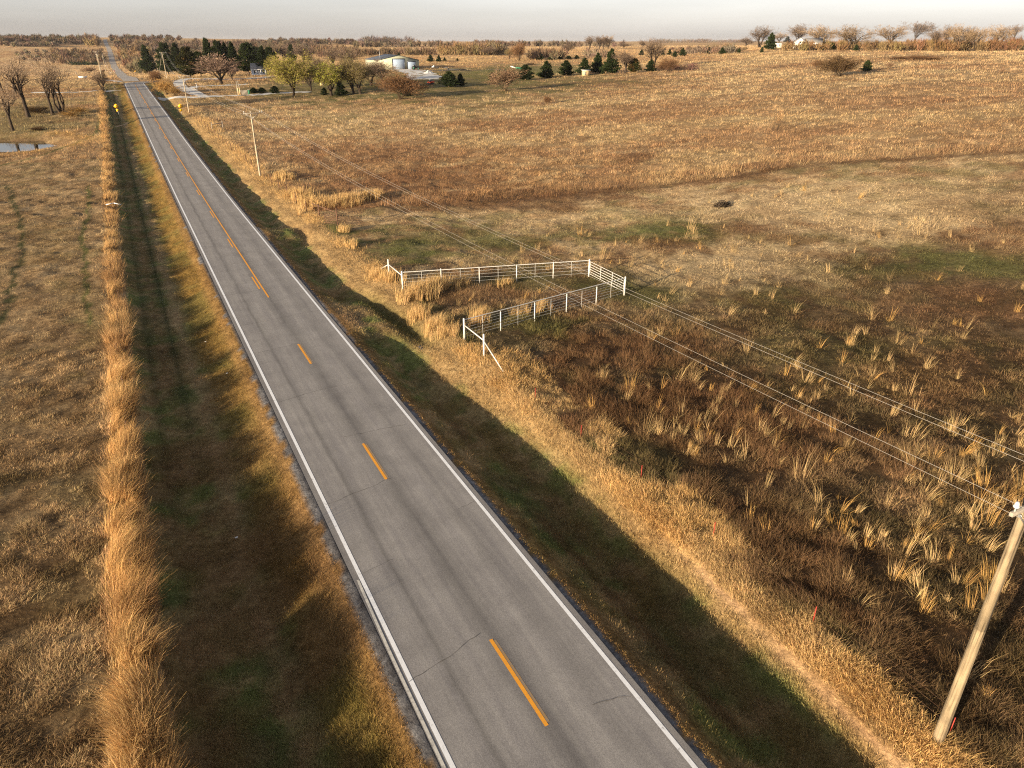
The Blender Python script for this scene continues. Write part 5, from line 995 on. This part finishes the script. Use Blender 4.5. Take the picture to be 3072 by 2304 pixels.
P = at(*A2(740, 487)); w_ = wide(P, 40*K); h_ = tall(P, A2(740, 446)[1]); t_ = thing('garden_hut', 'tiny tan hut under the trees left of the smaller willow', 'hut', P, math.radians(-15)); m = MB(); m.box((0, w_/2, h_*.4), (w_, w_, h_*.86)); m.build('wall', M_TANW, t_); m = MB(); m.prism([(-w_*.6, h_*.8), (0, h_*1.05), (w_*.6, h_*.8), (w_*.6, h_*.87), (0, h_*1.12), (-w_*.6, h_*.87)], -.2, w_+.2); m.build('roof', M_SHING, t_); m = MB(); m.box((0, -.03, h_*.32), (w_*.3, .05, h_*.6)); m.build('door', M_GREYW, t_)
Z3 = lambda x, y: (640+x*300/2212, 230+y*300/2212)
P = at(*Z3(585, 428)); h_ = tall(P, Z3(0, 92)[1]); t_ = thing('wooden_stand', 'tall narrow wooden stand with sunlit plank sides beside the drive', 'stand', P); w_ = wide(P, 9)
for s_ in (-1, 1): m = MB(); m.cyl((s_*w_*.62, 0, -.1), (s_*w_*.22-.15, 0, h_), .06, n=6); m.cyl((s_*w_*.62, .8, -.1), (s_*w_*.22-.15, .5, h_), .06, n=6); m.build('leg', M_GREYW, t_)
for k in range(7):
    z_ = h_*(.12+.125*k); q = w_*(.60-.056*k)
    for y_ in (0, .62): m = MB(); m.box((-.15*z_/h_, y_, z_), (2*q, .05, .07)); m.build('rung', M_GREYW, t_)
for s_ in (-1, 1): m = MB(); m.box((s_*w_*.27, -.07, h_*.3), (w_*.42, .05, h_*.5)); m.build('plank_side', M_TANW, t_)
P = at(*Z3(695, 412)); w_ = wide(P, 20); t_ = thing('board_panel', 'grey board panel beside the wooden stand', 'panel', P); m = MB()
for k in range(6): m.box((-w_/2+w_*(k+.5)/6, 0, .75), (w_/6-.02, .05, 1.6))
m.build('board', M_GREYW, t_); m = MB(); m.box((0, .05, .4), (w_, .06, .1)); m.box((0, .05, 1.2), (w_, .06, .1)); m.build('rail', M_GREYW, t_)
P = at(*Z3(795, 388)); t_ = thing('utility_box', 'dark green utility box with pale top beside the drive hedge', 'utility box', P); m = MB(); m.box((0, 0, .6), (.6, .6, 1.3), bev=.05); m.build('cabinet', M_GREENP, t_); m = MB(); m.box((0, 0, 1.3), (.68, .68, .12), bev=.03); m.build('lid', M_CONC, t_)
# machines and heaps in the yard
P = at(*A6(1382, 738)); t_ = thing('track_loader', 'red orange track loader with white roofed cab on the gravel edge', 'loader', P, math.radians(196)); sc = wide(P, 150*340/2212)/3.4; t_.scale = (sc, sc, sc)
for s_ in (-1, 1):
    m = MB(); m.prism([(-1.2, .0), (.9, .0), (1.2, .25), (1.1, .6), (-.9, .75), (-1.4, .45)], s_*.75-.2, s_*.75+.2); m.build('track', M_BLACK, t_)
    m = MB(); m.prism([(-1.5, 1.25), (-1.2, 1.5), (.6, 1.15), (1.5, .45), (1.35, .25), (.5, .85), (-1.3, 1.15)], s_*.95-.08, s_*.95+.08); m.build('lift_arm', M_ORANGE, t_)
m = MB(); m.prism([(-1.5, .55), (.9, .5), (.9, 1.0), (-.3, 1.1), (-1.5, 1.35)], -.55, .55); m.build('body', M_ORANGE, t_)
m = MB(); m.prism([(-.6, 1.05), (.6, 1.0), (.7, 1.3), (.5, 2.05), (-.6, 2.05)], -.5, .5); cb = m.build('cab', M_DGLASS, t_); m = MB(); m.box((-.05, 0, 2.1), (1.3, 1.1, .1), bev=.03); m.build('roof', M_WHITE_P, cb)
m = MB(); m.prism([(1.35, .05), (2.1, .0), (1.5, .6), (1.35, .6)], -1.0, 1.0); m.build('bucket', M_DARKM, t_)
P = at(*A6(1085, 448)); sc = wide(P, 165*340/2212)/4.2; t_ = thing('tractor', 'dark tractor parked before the smaller shed door', 'tractor', P, math.radians(-10), scale=(sc, sc, sc)); m = MB(); m.prism([(-1.6, .7), (1.5, .7), (1.7, 1.0), (1.6, 1.45), (-.2, 1.5), (-1.6, 1.1)], -.4, .4); m.build('body', M_DARKM, t_)
m = MB(); m.prism([(-1.3, 1.2), (-.1, 1.3), (-.2, 2.2), (-1.2, 2.2)], -.55, .55); m.build('cab', M_DGLASS, t_)
for cx, r_ in ((-1.0, .8), (1.3, .55)):
    for s_ in (-1, 1): m = MB(); m.cyl((cx, s_*.55, r_), (cx, s_*.95, r_), r_, n=16); w = m.build('wheel', M_BLACK, t_); m = MB(); m.cyl((cx, s_*.96-.02, r_), (cx, s_*.96+.02, r_), r_*.5, n=12); m.build('rim', M_GREENP, w)
P = at(*A6(1900, 468)); L_ = wide(P, 330*340/2212); t_ = thing('flatbed_trailer', 'long low dark flatbed trailer standing on the green lawn', 'trailer', P, math.radians(-24)); m = MB(); m.box((0, 0, .65), (L_, 2.2, .22)); m.box((0, -.9, .5), (L_*.98, .12, .2)); m.build('bed', M_DARKM, t_)
for cx in (.1, .25): m = MB(); m.cyl((cx*L_, -1.0, .42), (cx*L_, -.72, .42), .42, n=12); m.build('wheel', M_BLACK, t_)
m = MB(); m.box((-L_*.52, 0, .6), (1.6, .2, .15)); m.cyl((-L_*.56, 0, 0), (-L_*.56, 0, .9), .06, n=6); m.build('hitch', M_DARKM, t_)
P = at(*A6(1690, 458)); sc = wide(P, 110*340/2212)/3.0; t_ = thing('loader_bucket_frame', 'dark upright machine frame at the left end of the flatbed trailer', 'machinery', P, math.radians(-20), scale=(sc, sc, sc)); m = MB(); m.prism([(-1.4, 1.4), (.6, 1.5), (1.2, 1.0), (1.2, .3), (.9, .3), (.7, 1.0), (-1.4, 1.15)], -.4, .4); m.build('frame', M_DARKM, t_)
for s_ in (-1, 1): m = MB(); m.cyl((.8, s_*.5, .45), (.8, s_*.75, .45), .45, n=12); m.build('wheel', M_BLACK, t_)
P = at(*A6(1480, 425)); sc = wide(P, 160*340/2212)/5.2; t_ = thing('flatbed_truck', 'white cabbed dark flatbed truck beyond the gravel pile', 'truck', P, math.radians(-22), scale=(sc, sc, sc)); m = MB(); m.prism([(-2.5, .5), (-.8, .5), (-.8, 1.75), (-1.5, 1.8), (-1.9, 1.15), (-2.5, 1.05)], -.9, .9); m.build('cab', M_WHITE_P, t_); m = MB(); m.box((.95, 0, .85), (3.3, 2.0, .25)); m.box((-.6, 0, 1.3), (.12, 1.9, .8)); m.build('bed', M_DARKM, t_)
for cx in (-1.9, 1.4):
    for s_ in (-1, 1): m = MB(); m.cyl((cx, s_*.7, .42), (cx, s_*.95, .42), .42, n=12); m.build('wheel', M_BLACK, t_)
m = MB(); m.prism([(-1.86, 1.2), (-1.52, 1.7), (-1.46, 1.7), (-1.78, 1.2)], -.8, .8); m.build('windscreen', M_DGLASS, t_)
P = at(*A6(1335, 522)); w_ = wide(P, 200*340/2212); h_ = tall(P, A6(0, 452)[1]); n_ = 24; rg = np.linspace(0, 1, 9); an = np.arange(n_)*2*math.pi/n_
R_ = rg[:, None]*w_/2*(1+.18*np.sin(2*an+1)+.07*np.sin(5*an)); Zp = h_*(1-rg[:, None])**1.15*(1+.06*np.sin(3*an+rg[:, None]*5))
V = np.stack([R_*np.cos(an), R_*np.sin(an), Zp-.05], 2).reshape(-1, 3); k = np.arange(n_); k2 = (k+1) % n_; F = np.concatenate([np.stack([k+n_*j, k+n_*j+n_, k2+n_*j+n_, k2+n_*j], 1) for j in range(8)])
o_ = link('gravel_pile', mesh_np('gravel_pile', V, F, M_GRAV, smooth=True), loc=P); tag(o_, 'pale heap of gravel on the yard beside the metal shed', 'gravel pile')
P = at(*A3(412, 352)); L_ = wide(P, 95*K); t_ = thing('grain_auger', 'long green and white tube lying on the lawn left of the cedars', 'farm equipment', P, math.radians(-30)); m = MB(); m.cyl((-L_*.05, 0, .55), (L_*.5, 0, .4), .32, .34, 10); m.build('tube', M_GREENP, t_); m = MB(); m.cyl((-L_*.5, 0, 1.25), (-L_*.05, 0, .56), .2, .3, 10); m.build('spout', M_WHITE_P, t_); m = MB(); m.cyl((.1*L_, -.5, .3), (.1*L_, -.35, .3), .3, n=12); m.cyl((.1*L_, .35, .3), (.1*L_, .5, .3), .3, n=12); m.build('wheel', M_BLACK, t_)
def brush_pile(P, w, h, label, n_=260, seed=1, col=(.05, .038, .028)):
    r = np.random.default_rng(seed); a = r.uniform(0, 6.28, n_); q = np.sqrt(r.uniform(0, 1, n_))*.5; c = np.stack([np.cos(a)*q*w, np.sin(a)*q*w*.6, r.uniform(0, 1, n_)*h*(1-1.6*q)], 1); D = r.normal(size=(n_, 3))*np.array([1, 1, .35]); D *= (w*.16*r.uniform(.5, 1.5, n_)/np.linalg.norm(D, axis=1))[:, None]
    v, f = tube_np(c-D, c+D, .035, .02, 4); o = link('brush_pile', mesh_np('brush_pile', v, f, M_TWIG, np.tile(np.array(col), (len(v), 1))*np.repeat(r.uniform(.6, 1.5, n_), 8)[:, None]), loc=P); tag(o, label, 'brush pile'); return o
P = at(*A3(530, 317)); brush_pile(P, wide(P, 75*K), 1.3, 'dark brush heap on the pale field above the lone cedars', 260, 2); P = at(2166, 618); brush_pile(P, 2.2, .8, 'dark tangle of dead branches in the mown pasture', 150, 3)
P = at(*A1(690, 512)); t_ = thing('water_trough', 'white trough with a leaning dead branch in the left field', 'trough', P, .1); m = MB(); m.prism([(-1.6, .1), (1.6, .1), (1.8, .8), (-1.8, .8)], -.5, .5); m.build('basin', M_WHITE_P, t_); m = MB(); m.box((0, 0, .78), (3.3, .8, .06)); m.build('water', M_DGLASS, t_)
P = at(*A1(655, 503)); m = MB(); m.path([(0, 0, 0), (-.5, 0, 1.6), (-1.1, .2, 2.8)], .10); m.path([(-.5, 0, 1.6), (-1.2, 0, 2.0)], .07); tag(m.build('dead_snag', M_GREYW, loc=P), 'dark leaning dead snag beside the white trough', 'snag')
# culverts, litter and small marks
M_PIPE = surf('dark corrugated pipe', (.05, .05, .055), .6, 5, .3)
for q, lb in (((1284, 1058), 'dark culvert mouth in the ditch by the pen crossing'), ((926, 716), 'dark culvert mouth in the ditch below the rusty gate')):
    P = at(*q); v, f = tube_np([(0, .1, -.42)], [(0, 1.6, -.42)], .36, .36, 16); vi, fi = tube_np([(0, .1, -.42)], [(0, 1.6, -.42)], .31, .31, 16)
    a_ = np.arange(16); ring = np.stack([a_, (a_+1) % 16, (a_+1) % 16+32, a_+32], 1); o_ = link('culvert', mesh_np('culvert', np.concatenate([v, vi]), [np.concatenate([f[0], fi[0][:, ::-1]+32, ring])], M_PIPE), loc=P); tag(o_, lb, 'culvert pipe')
def scrap(q, s, label, cat='litter', z=.1):
    P = at(*q); r = np.random.default_rng(int(q[0])); V = np.array([(-.5, -.35, 0), (.1, -.45, .12), (.55, -.2, .02), (.45, .4, .16), (-.1, .35, .05), (-.55, .3, .14), (0, 0, .28)])*s+r.normal(size=(7, 3))*.03*s; F = [[i, (i+1) % 6, 6] for i in range(6)]
    F += [[(i+1) % 6, i, 7] for i in range(6)]; V = np.concatenate([V, [[0, 0, -.05*s]]]); o_ = link('paper_scrap', mesh_np('paper_scrap', V, np.array(F), M_WHITE_P), loc=P+np.array([0, 0, z])); tag(o_, label, cat)
scrap((711, 1618), .13, 'small white scrap in the dark left verge near the bottom'); scrap((682, 1124), .12, 'small white scrap on the green left verge by the road'); scrap((618, 1029), .12, 'small pale scrap on the left verge above the green one')
P = at(349, 640); m = MB(); m.path([(-.9, 0, 1.15), (0, .1, 1.25), (.75, .0, 1.0)], .05, 8); tag(m.build('bent_pipe', M_WHITE_P, loc=P), 'bent white pipe lying across the strip of tall grass', 'pipe')
# labels for what grows as one mass
for nm, lb in (('verge_grass', 'short mown grass on the verges and ditches along the road'), ('fence_row_grass', 'strip of tall golden grass along the left fence row'), ('hay_stubble', 'cropped tan grass of the left hay field'), ('pasture_grass', 'short matted grass of the right pasture around the pen'), ('prairie_grass', 'tall tan prairie grass covering the far field'), ('dry_weeds', 'rust brown dry weeds in the near pasture'), ('bunchgrass', 'golden bunchgrass clumps in the near pasture and pen')):
    o_ = bpy.data.objects.get(nm)
    if o_: tag(o_, lb, 'grass')

# ------------------------------------------------------------------ thin evening haze over the whole country
zlo, zhi = float(gz.min())-2.0, max(CAM_H+12.0, float(gz.max())+24.0)
m = MB(); m.box((2500, 5500, (zlo+zhi)/2), (24000, 16000, zhi-zlo)); hz_ = m.build('haze', None, kind='stuff'); tag(hz_, 'thin pale evening haze over the distant plain', 'haze')
M_HAZE = bpy.data.materials.new('haze'); M_HAZE.use_nodes = True; t = M_HAZE.node_tree; t.nodes.clear()
o_ = N(t, 'ShaderNodeOutputMaterial'); v_ = N(t, 'ShaderNodeVolumePrincipled'); v_.inputs['Density'].default_value = .00003; v_.inputs['Color'].default_value = (.9, .9, .95, 1); v_.inputs['Anisotropy'].default_value = .2
t.links.new(v_.outputs[0], o_.inputs['Volume']); hz_.data.materials.clear(); hz_.data.materials.append(M_HAZE)
